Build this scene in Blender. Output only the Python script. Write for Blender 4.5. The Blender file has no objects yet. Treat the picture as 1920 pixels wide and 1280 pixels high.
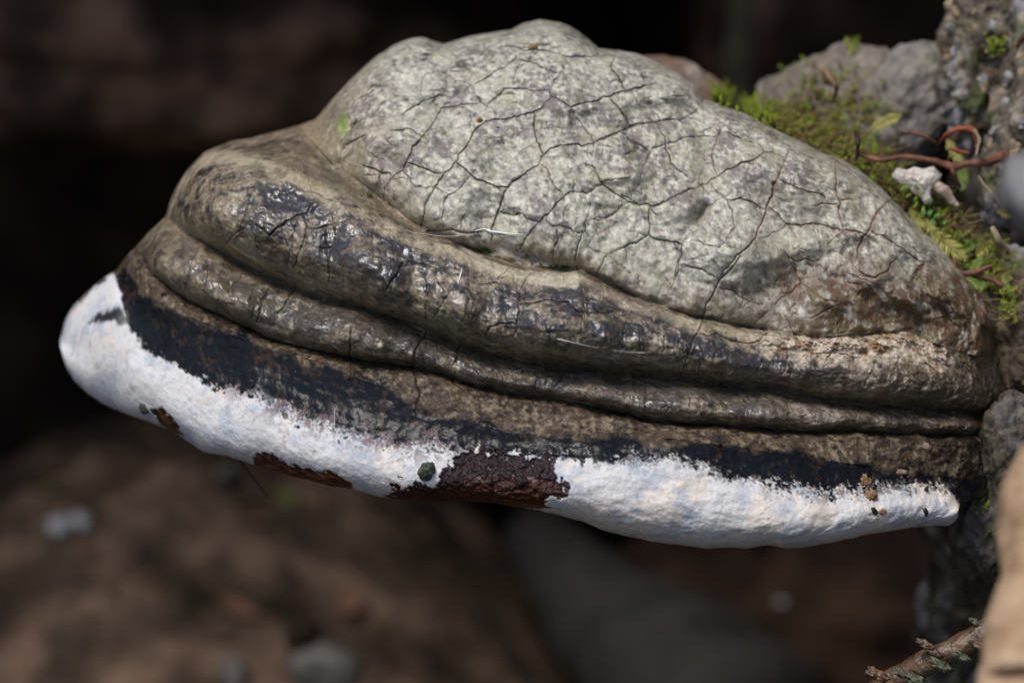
import bpy, math, random
import numpy as np
from mathutils import Vector

# ------------------------------------------------------------------ camera, sky, light, exposure
scene = bpy.context.scene
COL = scene.collection
PITCH = math.radians(20.0)
FOC, SENS, FDIST = 55.0, 22.3, 0.65
FOCUS_PT = np.array([0.0, 0.0, 0.25])
FW = np.array([0.0, math.cos(PITCH), -math.sin(PITCH)])
UP = np.array([0.0, math.sin(PITCH), math.cos(PITCH)])
RT = np.array([1.0, 0.0, 0.0])
CAM = FOCUS_PT - FW * FDIST
cam = bpy.data.cameras.new('camera')
cam.lens = FOC; cam.sensor_width = SENS; cam.sensor_fit = 'HORIZONTAL'
cam.clip_start = 0.01; cam.clip_end = 100.0
cam.dof.use_dof = True; cam.dof.focus_distance = FDIST + 0.004; cam.dof.aperture_fstop = 4.5
cam.dof.aperture_blades = 0
camo = bpy.data.objects.new('camera', cam); COL.objects.link(camo)
camo.location = CAM; camo.rotation_euler = (math.pi / 2 - PITCH, 0, 0)
scene.camera = camo

SUN_EL, SUN_AZ = math.radians(64), math.radians(222)     # azimuth measured clockwise from +Y; sun in front and a little left
w = bpy.data.worlds.new('World'); scene.world = w; w.use_nodes = True
nt = w.node_tree; nt.nodes.clear()
sky = nt.nodes.new('ShaderNodeTexSky'); sky.sky_type = 'NISHITA'; sky.sun_disc = False
sky.sun_elevation = SUN_EL; sky.sun_rotation = SUN_AZ
sky.air_density = 1.0; sky.dust_density = 2.0; sky.ozone_density = 1.5
bg = nt.nodes.new('ShaderNodeBackground'); bg.inputs['Strength'].default_value = 0.07
wo = nt.nodes.new('ShaderNodeOutputWorld')
nt.links.new(sky.outputs[0], bg.inputs[0]); nt.links.new(bg.outputs[0], wo.inputs[0])
sun = bpy.data.lights.new('sun', 'SUN'); sun.energy = 1.5; sun.angle = math.radians(24); sun.color = (1.0, 0.97, 0.92)
suno = bpy.data.objects.new('sun', sun); COL.objects.link(suno)
sdir = Vector((math.sin(SUN_AZ) * math.cos(SUN_EL), math.cos(SUN_AZ) * math.cos(SUN_EL), math.sin(SUN_EL)))
suno.rotation_euler = sdir.to_track_quat('Z', 'Y').to_euler()
suno.location = (-0.5, -1.0, 2.0)
vs = scene.view_settings
vs.view_transform = 'Standard'; vs.look = 'None'; vs.gamma = 1.0; vs.use_curve_mapping = False; vs.exposure = 0.8
scene.cycles.use_denoising = True
scene.cycles.max_bounces = 6

# ------------------------------------------------------------------ helpers
rng = np.random.default_rng(7)
random.seed(7)
KX = SENS / FOC / 1920.0                                   # radians-like size of one photo pixel

def W(px, py, d):
    """photo pixel + distance along the lens axis -> world point"""
    px = np.asarray(px, float); py = np.asarray(py, float); d = np.asarray(d, float)
    a = (px - 960) * KX * d; b = (640 - py) * KX * d
    return CAM + a[..., None] * RT + b[..., None] * UP + d[..., None] * FW

def mm(v): return v * 0.001
def dep(vmm): return FDIST + np.asarray(vmm, float) * 0.001
def pxm(n, d=FDIST): return n * KX * d                    # pixels -> metres at a distance

PERM = np.concatenate([rng.permutation(256)] * 3).astype(np.int32)
GR = rng.normal(size=(256, 3)).astype(np.float32); GR /= np.linalg.norm(GR, axis=1)[:, None]
GRX, GRY, GRZ = (np.ascontiguousarray(GR[:, k]) for k in range(3))
def _perlin(x, y, z):
    ix = np.floor(x); iy = np.floor(y); iz = np.floor(z)
    fx = x - ix; fy = y - iy; fz = z - iz
    ix = ix.astype(np.int32) & 255; iy = iy.astype(np.int32) & 255; iz = iz.astype(np.int32) & 255
    fade_ = lambda f: f * f * f * (f * (f * 6 - 15) + 10)
    u, v, w_ = fade_(fx), fade_(fy), fade_(fz)
    r = 0
    for dx in (0, 1):
        A = PERM[ix + dx]; wx = u if dx else 1 - u; gx = fx - dx
        for dy in (0, 1):
            B = PERM[A + iy + dy]; wxy = wx * (v if dy else 1 - v); gy = fy - dy
            for dz in (0, 1):
                h = PERM[B + iz + dz]
                r = r + wxy * (w_ if dz else 1 - w_) * (GRX[h] * gx + GRY[h] * gy + GRZ[h] * (fz - dz))
    return r * np.float32(1.5)
def perlin(p):
    p = np.asarray(p, np.float32); sh = p.shape[:-1]; q = p.reshape(-1, 3)
    out = np.empty(len(q), np.float32)
    for a in range(0, len(q), 32768):
        c_ = q[a:a + 32768]; out[a:a + 32768] = _perlin(c_[:, 0].copy(), c_[:, 1].copy(), c_[:, 2].copy())
    return out.reshape(sh)
def fbm(p, scale, octv=3, gain=0.5, off=0.0):
    """scale = size of the largest lumps, same unit as p"""
    q = np.asarray(p, np.float32) / scale + 17.3 + off * 3.71
    a, s, r = 1.0, 0.0, 0
    for _ in range(octv):
        r = r + a * perlin(q); s += a; a *= gain; q = q * 2.03 + 5.1
    r = r / s * 1.3
    if np.size(r) > 100000: r = r * (0.30 / (float(r.std()) + 1e-9))
    return r
def sstep(a, b, x):
    t = np.clip((x - a) / (b - a), 0, 1); return t * t * (3 - 2 * t)
def mixc(c, col, m):
    return c + (np.asarray(col, np.float32) - c) * np.asarray(m, np.float32)[..., None]

# ---- materials
def mat_attr(name, bump=0.25, bump_scale=900.0, mott=0.3, mott_scale=500.0, rough=None, spec=0.5, detail=6, coat=0.0, bdist=0.0006, tone=None, sss=0.0):
    m = bpy.data.materials.new(name); m.use_nodes = True
    n = m.node_tree.nodes; l = m.node_tree.links
    p = n['Principled BSDF']
    at = n.new('ShaderNodeAttribute'); at.attribute_name = 'Col'
    tc = n.new('ShaderNodeTexCoord')
    nz = n.new('ShaderNodeTexNoise'); nz.inputs['Scale'].default_value = mott_scale; nz.inputs['Detail'].default_value = detail; nz.inputs['Roughness'].default_value = 0.65
    l.new(tc.outputs['Object'], nz.inputs['Vector'])
    mr = n.new('ShaderNodeMapRange'); mr.inputs['From Min'].default_value = 0.3; mr.inputs['From Max'].default_value = 0.7
    mr.inputs['To Min'].default_value = 1 - mott; mr.inputs['To Max'].default_value = 1 + mott
    l.new(nz.outputs['Fac'], mr.inputs['Value'])
    mx = n.new('ShaderNodeVectorMath'); mx.operation = 'SCALE'
    l.new(at.outputs['Color'], mx.inputs[0]); l.new(mr.outputs['Result'], mx.inputs['Scale'])
    l.new(mx.outputs[0], p.inputs['Base Color'])
    if rough is None: l.new(at.outputs['Alpha'], p.inputs['Roughness'])
    else: p.inputs['Roughness'].default_value = rough
    p.inputs['Specular IOR Level'].default_value = spec
    if sss:
        p.inputs['Subsurface Weight'].default_value = sss; p.inputs['Subsurface Radius'].default_value = (0.002, 0.0012, 0.0008); p.inputs['Subsurface Scale'].default_value = 1.0
    if coat:
        cm = n.new('ShaderNodeMapRange'); cm.inputs['From Min'].default_value = 0.42; cm.inputs['From Max'].default_value = 0.22; cm.inputs['To Max'].default_value = coat
        l.new(at.outputs['Alpha'], cm.inputs['Value']); l.new(cm.outputs['Result'], p.inputs['Coat Weight']); p.inputs['Coat Roughness'].default_value = 0.24
    b = n.new('ShaderNodeBump'); b.inputs['Strength'].default_value = bump; b.inputs['Distance'].default_value = bdist
    n2 = n.new('ShaderNodeTexNoise'); n2.inputs['Scale'].default_value = bump_scale; n2.inputs['Detail'].default_value = 5; n2.inputs['Roughness'].default_value = 0.6
    l.new(tc.outputs['Object'], n2.inputs['Vector']); l.new(n2.outputs['Fac'], b.inputs['Height']); l.new(b.outputs[0], p.inputs['Normal'])
    return m

def mat_noise(name, c1, c2, scale, rough=0.7, bump=0.4, c3=None, bdist=0.002, spec=0.4, detail=6):
    m = bpy.data.materials.new(name); m.use_nodes = True
    n = m.node_tree.nodes; l = m.node_tree.links
    p = n['Principled BSDF']; tc = n.new('ShaderNodeTexCoord')
    nz = n.new('ShaderNodeTexNoise'); nz.inputs['Scale'].default_value = scale; nz.inputs['Detail'].default_value = detail; nz.inputs['Roughness'].default_value = 0.62
    l.new(tc.outputs['Object'], nz.inputs['Vector'])
    cr = n.new('ShaderNodeValToRGB'); e = cr.color_ramp.elements
    e[0].position = 0.33; e[0].color = (*c1, 1); e[1].position = 0.67; e[1].color = (*c2, 1)
    if c3:
        x = e.new(0.5); x.color = (*c3, 1)
    l.new(nz.outputs['Fac'], cr.inputs['Fac']); l.new(cr.outputs['Color'], p.inputs['Base Color'])
    p.inputs['Roughness'].default_value = rough; p.inputs['Specular IOR Level'].default_value = spec
    b = n.new('ShaderNodeBump'); b.inputs['Strength'].default_value = bump; b.inputs['Distance'].default_value = bdist
    n2 = n.new('ShaderNodeTexNoise'); n2.inputs['Scale'].default_value = scale * 2.7; n2.inputs['Detail'].default_value = 6
    l.new(tc.outputs['Object'], n2.inputs['Vector']); l.new(n2.outputs['Fac'], b.inputs['Height']); l.new(b.outputs[0], p.inputs['Normal'])
    return m

# ---- objects
def empty(name, loc):
    o = bpy.data.objects.new(name, None); COL.objects.link(o); o.location = loc; o.empty_display_size = 0.01
    return o
def tag(o, label=None, cat=None, group=None, kind=None):
    if label: o['label'] = label
    if cat: o['category'] = cat
    if group: o['group'] = group
    if kind: o['kind'] = kind
    return o
def mesh_np(name, V, F, mat, parent=None, col=None, normals=None, smooth=True, origin=None):
    """V (n,3) world, F (m,3|4) -> one mesh object"""
    V = np.asarray(V, np.float64); F = np.asarray(F, np.int32)
    if parent is not None: org = np.array(parent.location)
    else: org = np.array(origin) if origin is not None else np.array([V[:, 0].mean(), V[:, 1].mean(), V[:, 2].min()])
    k = F.shape[1]
    me = bpy.data.meshes.new(name)
    me.vertices.add(len(V)); me.vertices.foreach_set('co', (V - org).astype(np.float32).ravel())
    me.loops.add(F.size); me.loops.foreach_set('vertex_index', F.ravel())
    me.polygons.add(len(F)); me.polygons.foreach_set('loop_start', np.arange(0, F.size, k, dtype=np.int32))
    me.polygons.foreach_set('use_smooth', np.full(len(F), smooth))
    me.update(calc_edges=True)
    if col is not None:
        a = me.color_attributes.new('Col', 'FLOAT_COLOR', 'POINT')
        a.data.foreach_set('color', np.asarray(col, np.float32).ravel())
    if normals is not None:
        me.normals_split_custom_set_from_vertices(np.asarray(normals, np.float32).tolist())
    me.materials.append(mat)
    o = bpy.data.objects.new(name, me); COL.objects.link(o)
    if parent is not None: o.parent = parent
    else: o.location = org
    return o

def vnormals(V, F):
    a, b, c, d = (V[F[:, i]] for i in range(4))
    fn = np.cross(c - a, d - b)
    n = np.zeros_like(V)
    for k in range(3):
        acc = 0
        for i in range(4): acc = acc + np.bincount(F[:, i], weights=fn[:, k], minlength=len(V))
        n[:, k] = acc
    L = np.linalg.norm(n, axis=1); L[L < 1e-30] = 1
    return n / L[:, None]

_ico = {}
def ico(sub):
    if sub not in _ico:
        import bmesh
        bm = bmesh.new(); bmesh.ops.create_icosphere(bm, subdivisions=sub, radius=1.0)
        V = np.array([v.co[:] for v in bm.verts]); bm.verts.index_update()
        F = np.array([[v.index for v in f.verts] for f in bm.faces]); bm.free(); _ico[sub] = (V, F)
    return _ico[sub]
def rotm(rx, ry, rz):
    cx, sx, cy, sy, cz, sz = math.cos(rx), math.sin(rx), math.cos(ry), math.sin(ry), math.cos(rz), math.sin(rz)
    return np.array([[cz, -sz, 0], [sz, cz, 0], [0, 0, 1]]) @ np.array([[cy, 0, sy], [0, 1, 0], [-sy, 0, cy]]) @ np.array([[1, 0, 0], [0, cx, -sx], [0, sx, cx]])
def blob_v(center, radii, rot=(0, 0, 0), sub=4, amp=0.2, scale=0.6, octv=4, seed=0.0, ridged=False, flat=1.0):
    V, F = ico(sub)
    n = fbm(V, scale, octv, 0.55, seed)
    if ridged: n = np.abs(n) * 1.6 - 0.5
    Q = V * (1 + amp * n)[:, None]
    if flat != 1.0: Q = np.sign(Q) * np.abs(Q) ** flat
    Q = Q * np.asarray(radii) @ rotm(*rot).T
    return Q + np.asarray(center), F
def blob(name, center, radii, mat, parent=None, **k):
    V, F = blob_v(center, radii, **k)
    return mesh_np(name, V, F, mat, parent)

def tube_v(pts, rad, seg=7, jitter=0.0, seed=0.0, sub=6):
    """tapered tube along a smooth path"""
    pts = np.asarray(pts, float); n = len(pts)
    t = np.linspace(0, n - 1, (n - 1) * sub + 1)
    i = np.clip(t.astype(int), 0, n - 2); f = (t - i)[:, None]
    g = lambda k: pts[np.clip(i + k, 0, n - 1)]
    p0, p1, p2, p3 = g(-1), g(0), g(1), g(2)
    P = 0.5 * (2 * p1 + (p2 - p0) * f + (2 * p0 - 5 * p1 + 4 * p2 - p3) * f ** 2 + (3 * p1 - p0 - 3 * p2 + p3) * f ** 3)
    r = np.interp(t, np.arange(n), np.broadcast_to(rad, n)) if np.ndim(rad) else np.full(len(t), rad)
    T = np.gradient(P, axis=0); T /= np.linalg.norm(T, axis=1)[:, None] + 1e-12
    ref = np.array([0.13, 0.31, 0.94]); ref /= np.linalg.norm(ref)
    A = np.cross(T, ref); A /= np.linalg.norm(A, axis=1)[:, None] + 1e-9; B = np.cross(T, A)
    an = np.linspace(0, 2 * math.pi, seg, endpoint=False)
    V = P[:, None] + r[:, None, None] * (np.cos(an)[None, :, None] * A[:, None] + np.sin(an)[None, :, None] * B[:, None])
    if jitter:
        nn = fbm(V, float(np.mean(r)) * 2.2, 3, 0.5, seed)
        V = P[:, None] + (V - P[:, None]) * (1 + jitter * nn)[..., None]
    V = V.reshape(-1, 3); m = len(P)
    F = []
    for a in range(m - 1):
        for b in range(seg):
            F.append((a * seg + b, a * seg + (b + 1) % seg, (a + 1) * seg + (b + 1) % seg, (a + 1) * seg + b))
    V = np.vstack([V, P[:1], P[-1:]])
    for b in range(seg):
        F.append((b, m * seg, m * seg, (b + 1) % seg)); F.append(((m - 1) * seg + b, (m - 1) * seg + (b + 1) % seg, m * seg + 1, m * seg + 1))
    F = [f if len(set(f)) == 4 else f for f in F]
    return V, F
def tube(name, pts, rad, mat, parent=None, **k):
    V, F = tube_v(pts, rad, **k)
    me = bpy.data.meshes.new(name)
    org = np.array(parent.location) if parent is not None else np.array([V[:, 0].mean(), V[:, 1].mean(), V[:, 2].min()])
    F2 = []
    for f in F:
        g = []
        for q in f:
            if q not in g: g.append(int(q))
        F2.append(g)
    me.from_pydata((V - org).tolist(), [], F2); me.materials.append(mat)
    for p in me.polygons: p.use_smooth = True
    o = bpy.data.objects.new(name, me); COL.objects.link(o)
    if parent is not None: o.parent = parent
    else: o.location = org
    return o

# ------------------------------------------------------------------ the bracket fungus: traced edges
def curve(pts, smooth=10):
    p = np.array(pts, float)
    xs = np.arange(100, 1921, 1.0)
    if p[0, 1] == 0:                                       # starts on the left outline
        st = p[1, 0]; p = p[2:]; tp = np.array(T_PTS, float)
        ys = np.where(xs <= st, np.interp(xs, tp[:, 0], tp[:, 1]), np.interp(xs, np.r_[st, p[:, 0]], np.r_[np.interp(st, tp[:, 0], tp[:, 1]), p[:, 1]]))
    else: ys = np.interp(xs, p[:, 0], p[:, 1])
    if smooth:
        k = np.hanning(smooth * 2 + 1); k /= k.sum()
        pad = np.pad(ys, smooth, mode='edge'); ys = np.convolve(pad, k, 'valid')
    return xs, ys
T_PTS = [(113, 645), (116, 618), (125, 594), (140, 570), (165, 545), (195, 520), (215, 508), (235, 485), (262, 456), (285, 430), (313, 406), (319, 378), (335, 345), (355, 315), (380, 288), (430, 266), (470, 258), (520, 246), (590, 226), (620, 190), (650, 158), (680, 128), (710, 103), (740, 84), (770, 72), (795, 71), (830, 83), (860, 74), (900, 65), (960, 55), (985, 43), (1010, 38), (1050, 42), (1085, 60), (1110, 80), (1122, 92), (1160, 94), (1200, 103), (1240, 122), (1275, 140), (1300, 158), (1318, 188), (1350, 196), (1400, 215), (1450, 240), (1500, 264), (1540, 285), (1580, 300), (1610, 318), (1640, 342), (1670, 370), (1700, 402), (1730, 432), (1760, 456), (1790, 492), (1820, 515), (1850, 532), (1880, 560), (1905, 625)]
B_PTS = [(113, 648), (117, 668), (126, 692), (142, 716), (165, 738), (195, 758), (225, 772), (270, 786), (310, 802), (340, 818), (380, 846), (430, 856), (480, 873), (520, 885), (560, 896), (610, 908), (660, 917), (700, 928), (740, 936), (800, 942), (850, 940), (900, 940), (950, 947), (1000, 956), (1050, 966), (1090, 976), (1130, 993), (1180, 1006), (1250, 1020), (1330, 1027), (1400, 1027), (1440, 1021), (1480, 1028), (1530, 1022), (1600, 1008), (1650, 998), (1700, 990), (1750, 984), (1780, 985), (1797, 972), (1803, 915), (1814, 880), (1845, 830), (1880, 750), (1905, 655)]
G1_PTS = [(100, 0), (545, 0), (560, 236), (590, 268), (620, 305), (660, 335), (690, 352), (720, 378), (760, 404), (800, 428), (830, 446), (880, 466), (930, 484), (990, 500), (1050, 506), (1090, 505), (1130, 527), (1200, 560), (1260, 580), (1300, 592), (1400, 614), (1450, 622), (1500, 632), (1600, 628), (1700, 622), (1745, 640), (1800, 660), (1850, 668), (1905, 670)]
C1_PTS = [(100, 0), (372, 0), (395, 289), (430, 292), (480, 298), (520, 312), (560, 330), (600, 350), (640, 368), (680, 392), (720, 414), (760, 432), (800, 450), (850, 466), (880, 484), (930, 505), (980, 518), (1040, 522), (1085, 515), (1130, 537), (1200, 570), (1300, 602), (1400, 624), (1500, 641), (1600, 638), (1700, 632), (1745, 650), (1800, 670), (1850, 680), (1905, 680)]
G2_PTS = [(100, 0), (312, 0), (324, 416), (345, 434), (400, 462), (450, 492), (500, 518), (560, 543), (620, 562), (680, 577), (740, 596), (800, 620), (850, 642), (900, 658), (950, 671), (1050, 686), (1150, 696), (1250, 706), (1350, 720), (1450, 729), (1550, 748), (1650, 758), (1750, 768), (1850, 775), (1905, 760)]
G3_PTS = [(100, 0), (260, 0), (272, 486), (285, 512), (320, 542), (360, 566), (400, 584), (450, 608), (500, 632), (560, 648), (620, 663), (700, 678), (800, 694), (880, 718), (960, 737), (1040, 748), (1120, 767), (1200, 781), (1300, 795), (1400, 801), (1500, 806), (1600, 808), (1700, 810), (1800, 815), (1905, 800)]
K5_PTS = [(100, 0), (231, 0), (240, 510), (252, 532), (300, 566), (350, 592), (400, 613), (500, 650), (600, 680), (700, 716), (760, 742), (830, 772), (900, 800), (960, 812), (1050, 812), (1200, 815), (1300, 828), (1400, 840), (1500, 855), (1600, 870), (1700, 884), (1800, 895), (1905, 880)]
K6_PTS = [(100, 0), (212, 0), (219, 530), (228, 565), (242, 618), (270, 652), (330, 688), (400, 726), (450, 742), (480, 735), (540, 768), (640, 798), (700, 822), (760, 836), (820, 832), (870, 850), (960, 854), (1060, 856), (1150, 866), (1210, 858), (1260, 860), (1300, 872), (1350, 890), (1450, 910), (1550, 922), (1650, 915), (1720, 911), (1780, 918), (1800, 945), (1905, 900)]
NU = 1200
_u = np.linspace(0, 1, NU)
XS = 113 + 1791 * np.where(_u < 0.08, (_u / 0.08) ** 1.7 * 0.055, 0.055 + (_u - 0.08) / 0.92 * 0.945)
cv = [curve(T_PTS, 6), curve(G1_PTS, 8), curve(C1_PTS, 8), curve(G2_PTS, 8), curve(G3_PTS, 8), curve(K5_PTS, 10), curve(K6_PTS, 8), curve(B_PTS, 6)]
cy = [np.interp(XS, c[0], c[1]) for c in cv]
def wob(amp, sc, off):
    z = np.stack([XS, XS * 0 + off * 50, XS * 0], -1); return amp * fbm(z, sc, 3)
cy[0] = cy[0] + wob(2.2, 26, 1) * sstep(113, 200, XS); cy[7] = cy[7] + wob(2.5, 40, 2) * sstep(113, 200, XS)
for k in range(2, 6): cy[k] = cy[k] + wob(5.0, 80, 3 + k) + wob(2.5, 22, 13 + k)
cy[1] = cy[1] + wob(5.0, 80, 5) + wob(2.5, 22, 15)
for k in range(1, 8): cy[k] = np.maximum(cy[k], cy[k - 1])
for k in range(6, 0, -1): cy[k] = np.minimum(cy[k], cy[7])
ROWS = [310, 36, 120, 76, 60, 50, 110]
rows = []; band = []; tt = []
for k in range(7):
    n = ROWS[k]; t = np.arange(n + (1 if k == 6 else 0)) / n
    if k == 0: f = t ** 1.45
    elif k == 6: f = np.sin(t * math.pi / 2) ** 0.9 * 0.6 + t * 0.4
    else: f = t
    rows.append(cy[k][None, :] * (1 - f[:, None]) + cy[k + 1][None, :] * f[:, None]); band += [k] * len(t); tt.append(f)
Y = np.vstack(rows); NV = Y.shape[0]; band = np.array(band); TT = np.concatenate(tt)
X = np.broadcast_to(XS, Y.shape)
TB = np.broadcast_to(TT[:, None], Y.shape); BD = np.broadcast_to(band[:, None], Y.shape)
H = np.array([cy[k + 1] - cy[k] for k in range(7)])        # band heights in pixels per column

# ---- depth in millimetres behind the plane of focus
ip = lambda *p: np.interp(XS, [q[0] for q in p], [q[1] for q in p])
plan = 58 * np.clip((1080 - XS) / 967, 0, 1) ** 2.3 + 24 * np.clip((XS - 1250) / 655, 0, 1) ** 2.2 + 26 * np.clip((XS - 1790) / 115, 0, 1) ** 1.6
dT = ip((113, 0), (430, 12), (590, 34), (680, 50), (790, 62), (1020, 66), (1120, 58), (1320, 46), (1600, 34), (1900, 18))
dG1 = ip((113, 0), (430, 12), (590, 24), (690, 13), (830, 8), (1050, 7), (1500, 5), (1900, 6))
dC1 = ip((113, 0), (400, 2), (600, 0), (1050, 0), (1500, 0), (1900, 4))
dG2 = ip((113, 0), (400, 4.5), (900, 6.5), (1500, 6.5), (1900, 8))
dG3 = ip((113, 0), (400, 2), (900, 3), (1500, 4.5), (1900, 6))
dK5 = ip((113, -1), (400, -4), (900, -6), (1500, -5), (1900, 2))
dK6 = ip((113, -2), (400, -7), (900, -9), (1500, -8), (1900, 2))
D = np.zeros(Y.shape)
e = lambda t: 1 - np.sqrt(np.clip(1 - t ** 2, 0, 1))
pad = lambda k: (band == k)
b = pad(0); t = TT[b][:, None]
gap = (1 - t) * H[0][None, :]
_k = np.hanning(141); _k /= _k.sum()
_g = np.arange(100, 1921.0); Ts = np.interp(XS, _g, np.convolve(np.pad(np.interp(_g, XS, cy[0]), 70, mode='edge'), _k, 'valid')) - 22
yd = Y[b]; ts = np.clip((yd - Ts) / np.maximum(cy[1] - Ts, 1), 0, 1)
gr_ = ip((590, 6), (1060, 6), (1160, 2.5), (1500, 2.5), (1900, 3.5))
D[b] = dG1 - 6 + (dT - dG1 + 6) * (0.72 * e(1 - ts) + 0.28 * (1 - ts)) + gr_ * np.exp(-gap / 16.0) * sstep(600, 720, XS)
D[b] += 6 * sstep(720, 580, XS) + 16 * e(1 - np.clip((yd - cy[0]) / 34, 0, 1)) * sstep(560, 700, XS)
b = pad(1); t = TT[b][:, None]
D[b] = (dG1 - 6 + gr_) * (1 - t) + dC1 * t + 2.5 * np.sin(math.pi * t) * sstep(1300, 700, XS)
b = pad(2); t = TT[b][:, None]; hs = np.clip(H[2] / 150, 0, 1.2)
D[b] = dC1 * (1 - t) + dG2 * t - 13.0 * hs * np.sin(math.pi * t ** 1.6) ** 0.6 * (1 + wob(0.5, 170, 31))
b = pad(3); t = TT[b][:, None]; hs = np.clip(H[3] / 75, 0, 1.3)
D[b] = dG2 * (1 - t) + dG3 * t - 8.6 * hs * np.sin(math.pi * t ** 1.5) ** 0.6 * (1 + wob(0.6, 130, 33))
b = pad(4); t = TT[b][:, None]
D[b] = dG3 * (1 - t) + dK5 * t - 3.6 * (2.05 * t ** 0.5 * (1 - t) ** 1.5) * np.clip(H[4] / 40, 0.1, 1.1) * (1 + wob(0.8, 120, 35))
b = pad(5); t = TT[b][:, None]
D[b] = dK5 * (1 - t) + dK6 * t + 0.8 * np.sin(math.pi * t)
b = pad(6); t = TT[b][:, None]
D[b] = dK6 - 4.5 * np.sin(math.pi * t * 0.6) + 15 * (1 - np.sqrt(np.clip(1 - t ** 3.4, 0, 1))) * np.clip(H[6] / 110, 0.2, 1.2)
D = D + 3.4 * np.exp(-((Y - cy[3]) / 12.0) ** 2) * sstep(10, 60, H[2]) + 2.6 * np.exp(-((Y - cy[4]) / 9.0) ** 2) * sstep(10, 50, H[3])
D = D + (2.2 + wob(2.0, 60, 71)) * np.exp(-((Y - cy[1]) / 7.0) ** 2) * sstep(1080, 1160, XS) * sstep(1850, 1500, XS)
D = D + plan
# the rounded left shoulder of every growth band: distance to the left outline
sx = np.arange(113, 700, 4.0); sy = np.interp(sx, XS, cy[0])
lim = np.searchsorted(XS, 720)
dist = np.full((NV, lim), 1e9)
xx, yy = X[:, :lim], Y[:, :lim]
for i in range(len(sx) - 1):
    ax, ay, bx, by = sx[i], sy[i], sx[i + 1], sy[i + 1]
    q = np.clip(((xx - ax) * (bx - ax) + (yy - ay) * (by - ay)) / ((bx - ax) ** 2 + (by - ay) ** 2), 0, 1)
    dist = np.minimum(dist, np.hypot(xx - ax - q * (bx - ax), yy - ay - q * (by - ay)))
wd = 105.0
fade = sstep(660, 560, xx)
D[:, :lim] += 30 * e(1 - np.clip(dist / wd, 0, 1)) * fade

# ---- lumps
P0 = W(X, Y, dep(D)) * 1000.0                              # millimetres
P0f = P0.astype(np.float32)
dome = (BD == 0)
edge = np.clip(np.minimum(Y - cy[0], cy[7] - Y) / 40.0, 0, 1)
n_big = fbm(P0f, 26, 2, 0.5, 1)
n_mid = fbm(P0f, 8.5, 3, 0.5, 2)
n_fin = fbm(P0f, 2.4, 3, 0.55, 3)
stretch = P0f * np.array([0.35, 1, 1], np.float32)
n_str = fbm(stretch, 3.2, 3, 0.55, 4)
amp_big = np.where(dome, 6.0, 1.6); amp_mid = np.where(dome, 2.1, np.where(BD == 6, 0.6, np.where(BD == 5, 0.45, 1.15))); amp_fin = np.where(dome, 0.27, np.where(BD == 6, 0.16, np.where(BD == 5, 0.14, 0.36)))
amp_str = np.where(dome, 0.0, np.where(BD == 6, 0.12, np.where(BD == 5, 0.08, 0.22)))
vv = (Y - np.stack([cy[2], cy[3], cy[4], cy[5]]).mean(0))
wr = fbm(np.stack([X * 0.008 + 0.006 * vv, vv * 0.04, X * 0 + 3.3], -1), 1.0, 2, 0.5, 61)
wrk = (0.5 - np.abs(wr) * 1.6) * ((BD >= 2) & (BD <= 5)) * np.where(BD == 5, 0.35, 1.0)
crumbly = 1 + 1.6 * sstep(1450, 1850, X)
amp_mid = amp_mid * (1 + 0.6 * sstep(1450, 1850, X)); amp_fin = amp_fin * crumbly
D = D + 0.30 * wrk
D = D - (amp_big * n_big + amp_mid * n_mid) * (0.25 + 0.75 * edge) - amp_fin * n_fin - amp_str * n_str
def gauss(x, y, sx_, sy_, a, rot=0.0):
    c, s = math.cos(rot), math.sin(rot)
    dx, dy = X - x, Y - y
    return a * np.exp(-((dx * c + dy * s) / sx_) ** 2 - ((-dx * s + dy * c) / sy_) ** 2)
for g in [(1060, 215, 16, 55, 2.6, -0.15), (830, 160, 55, 22, 2.6, 0.2), (1160, 130, 70, 26, 3.0, 0.15), (1285, 385, 42, 26, 3.2, -0.2), (1312, 402, 12, 22, -4.5, 0.6),
          (955, 165, 60, 14, 1.6, 0.05), (780, 185, 26, 20, 2.0, 0), (1000, 70, 60, 20, 3.0, 0), (800, 90, 34, 20, 3.0, 0), (1260, 180, 30, 30, 2.5, 0.4),
          (1400, 240, 80, 14, 2.0, 0.4), (1180, 330, 90, 14, 1.5, -0.1), (1080, 110, 50, 10, -1.5, 0.3), (1640, 520, 60, 26, 3.0, 0.3), (1560, 560, 50, 22, 2.2, 0.1),
          (1230, 225, 20, 50, -1.8, -0.6), (700, 150, 18, 14, 1.6, 0), (940, 240, 70, 20, 1.2, -0.4), (1780, 560, 60, 22, 3.0, 0.5), (1490, 470, 90, 20, 1.6, -0.3),
          (900, 300, 90, 60, 2.0, 0.2), (1120, 300, 60, 80, 2.2, 0.3), (1010, 330, 40, 60, -1.6, 0.3), (1200, 260, 26, 60, -1.6, -0.4), (1430, 330, 80, 50, 2.0, 0.3), (1340, 320, 24, 60, -1.4, -0.3),
          (720, 260, 60, 40, 2.0, -0.5), (1060, 420, 60, 40, 1.8, 0.0), (1370, 480, 60, 40, 2.0, 0.0), (870, 110, 40, 18, 2.0, -0.1), (925, 90, 30, 12, -1.8, 0), (745, 110, 16, 26, -1.5, 0.6), (1700, 560, 40, 20, 2.8, 0.2), (1850, 600, 40, 24, 3.0, .4),
          (985, 478, 75, 12, 5.0, 0.28), (910, 470, 30, 8, 4.0, 0.3)]:
    x, y, a_, b_, h_, r_ = g
    s_ = 1 if g[-2] != 5.0 and g[-2] != 4.0 else -1
    D = D - s_ * gauss(x, y, a_, b_, h_ * (1.7 if s_ > 0 else 1), r_)
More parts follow.
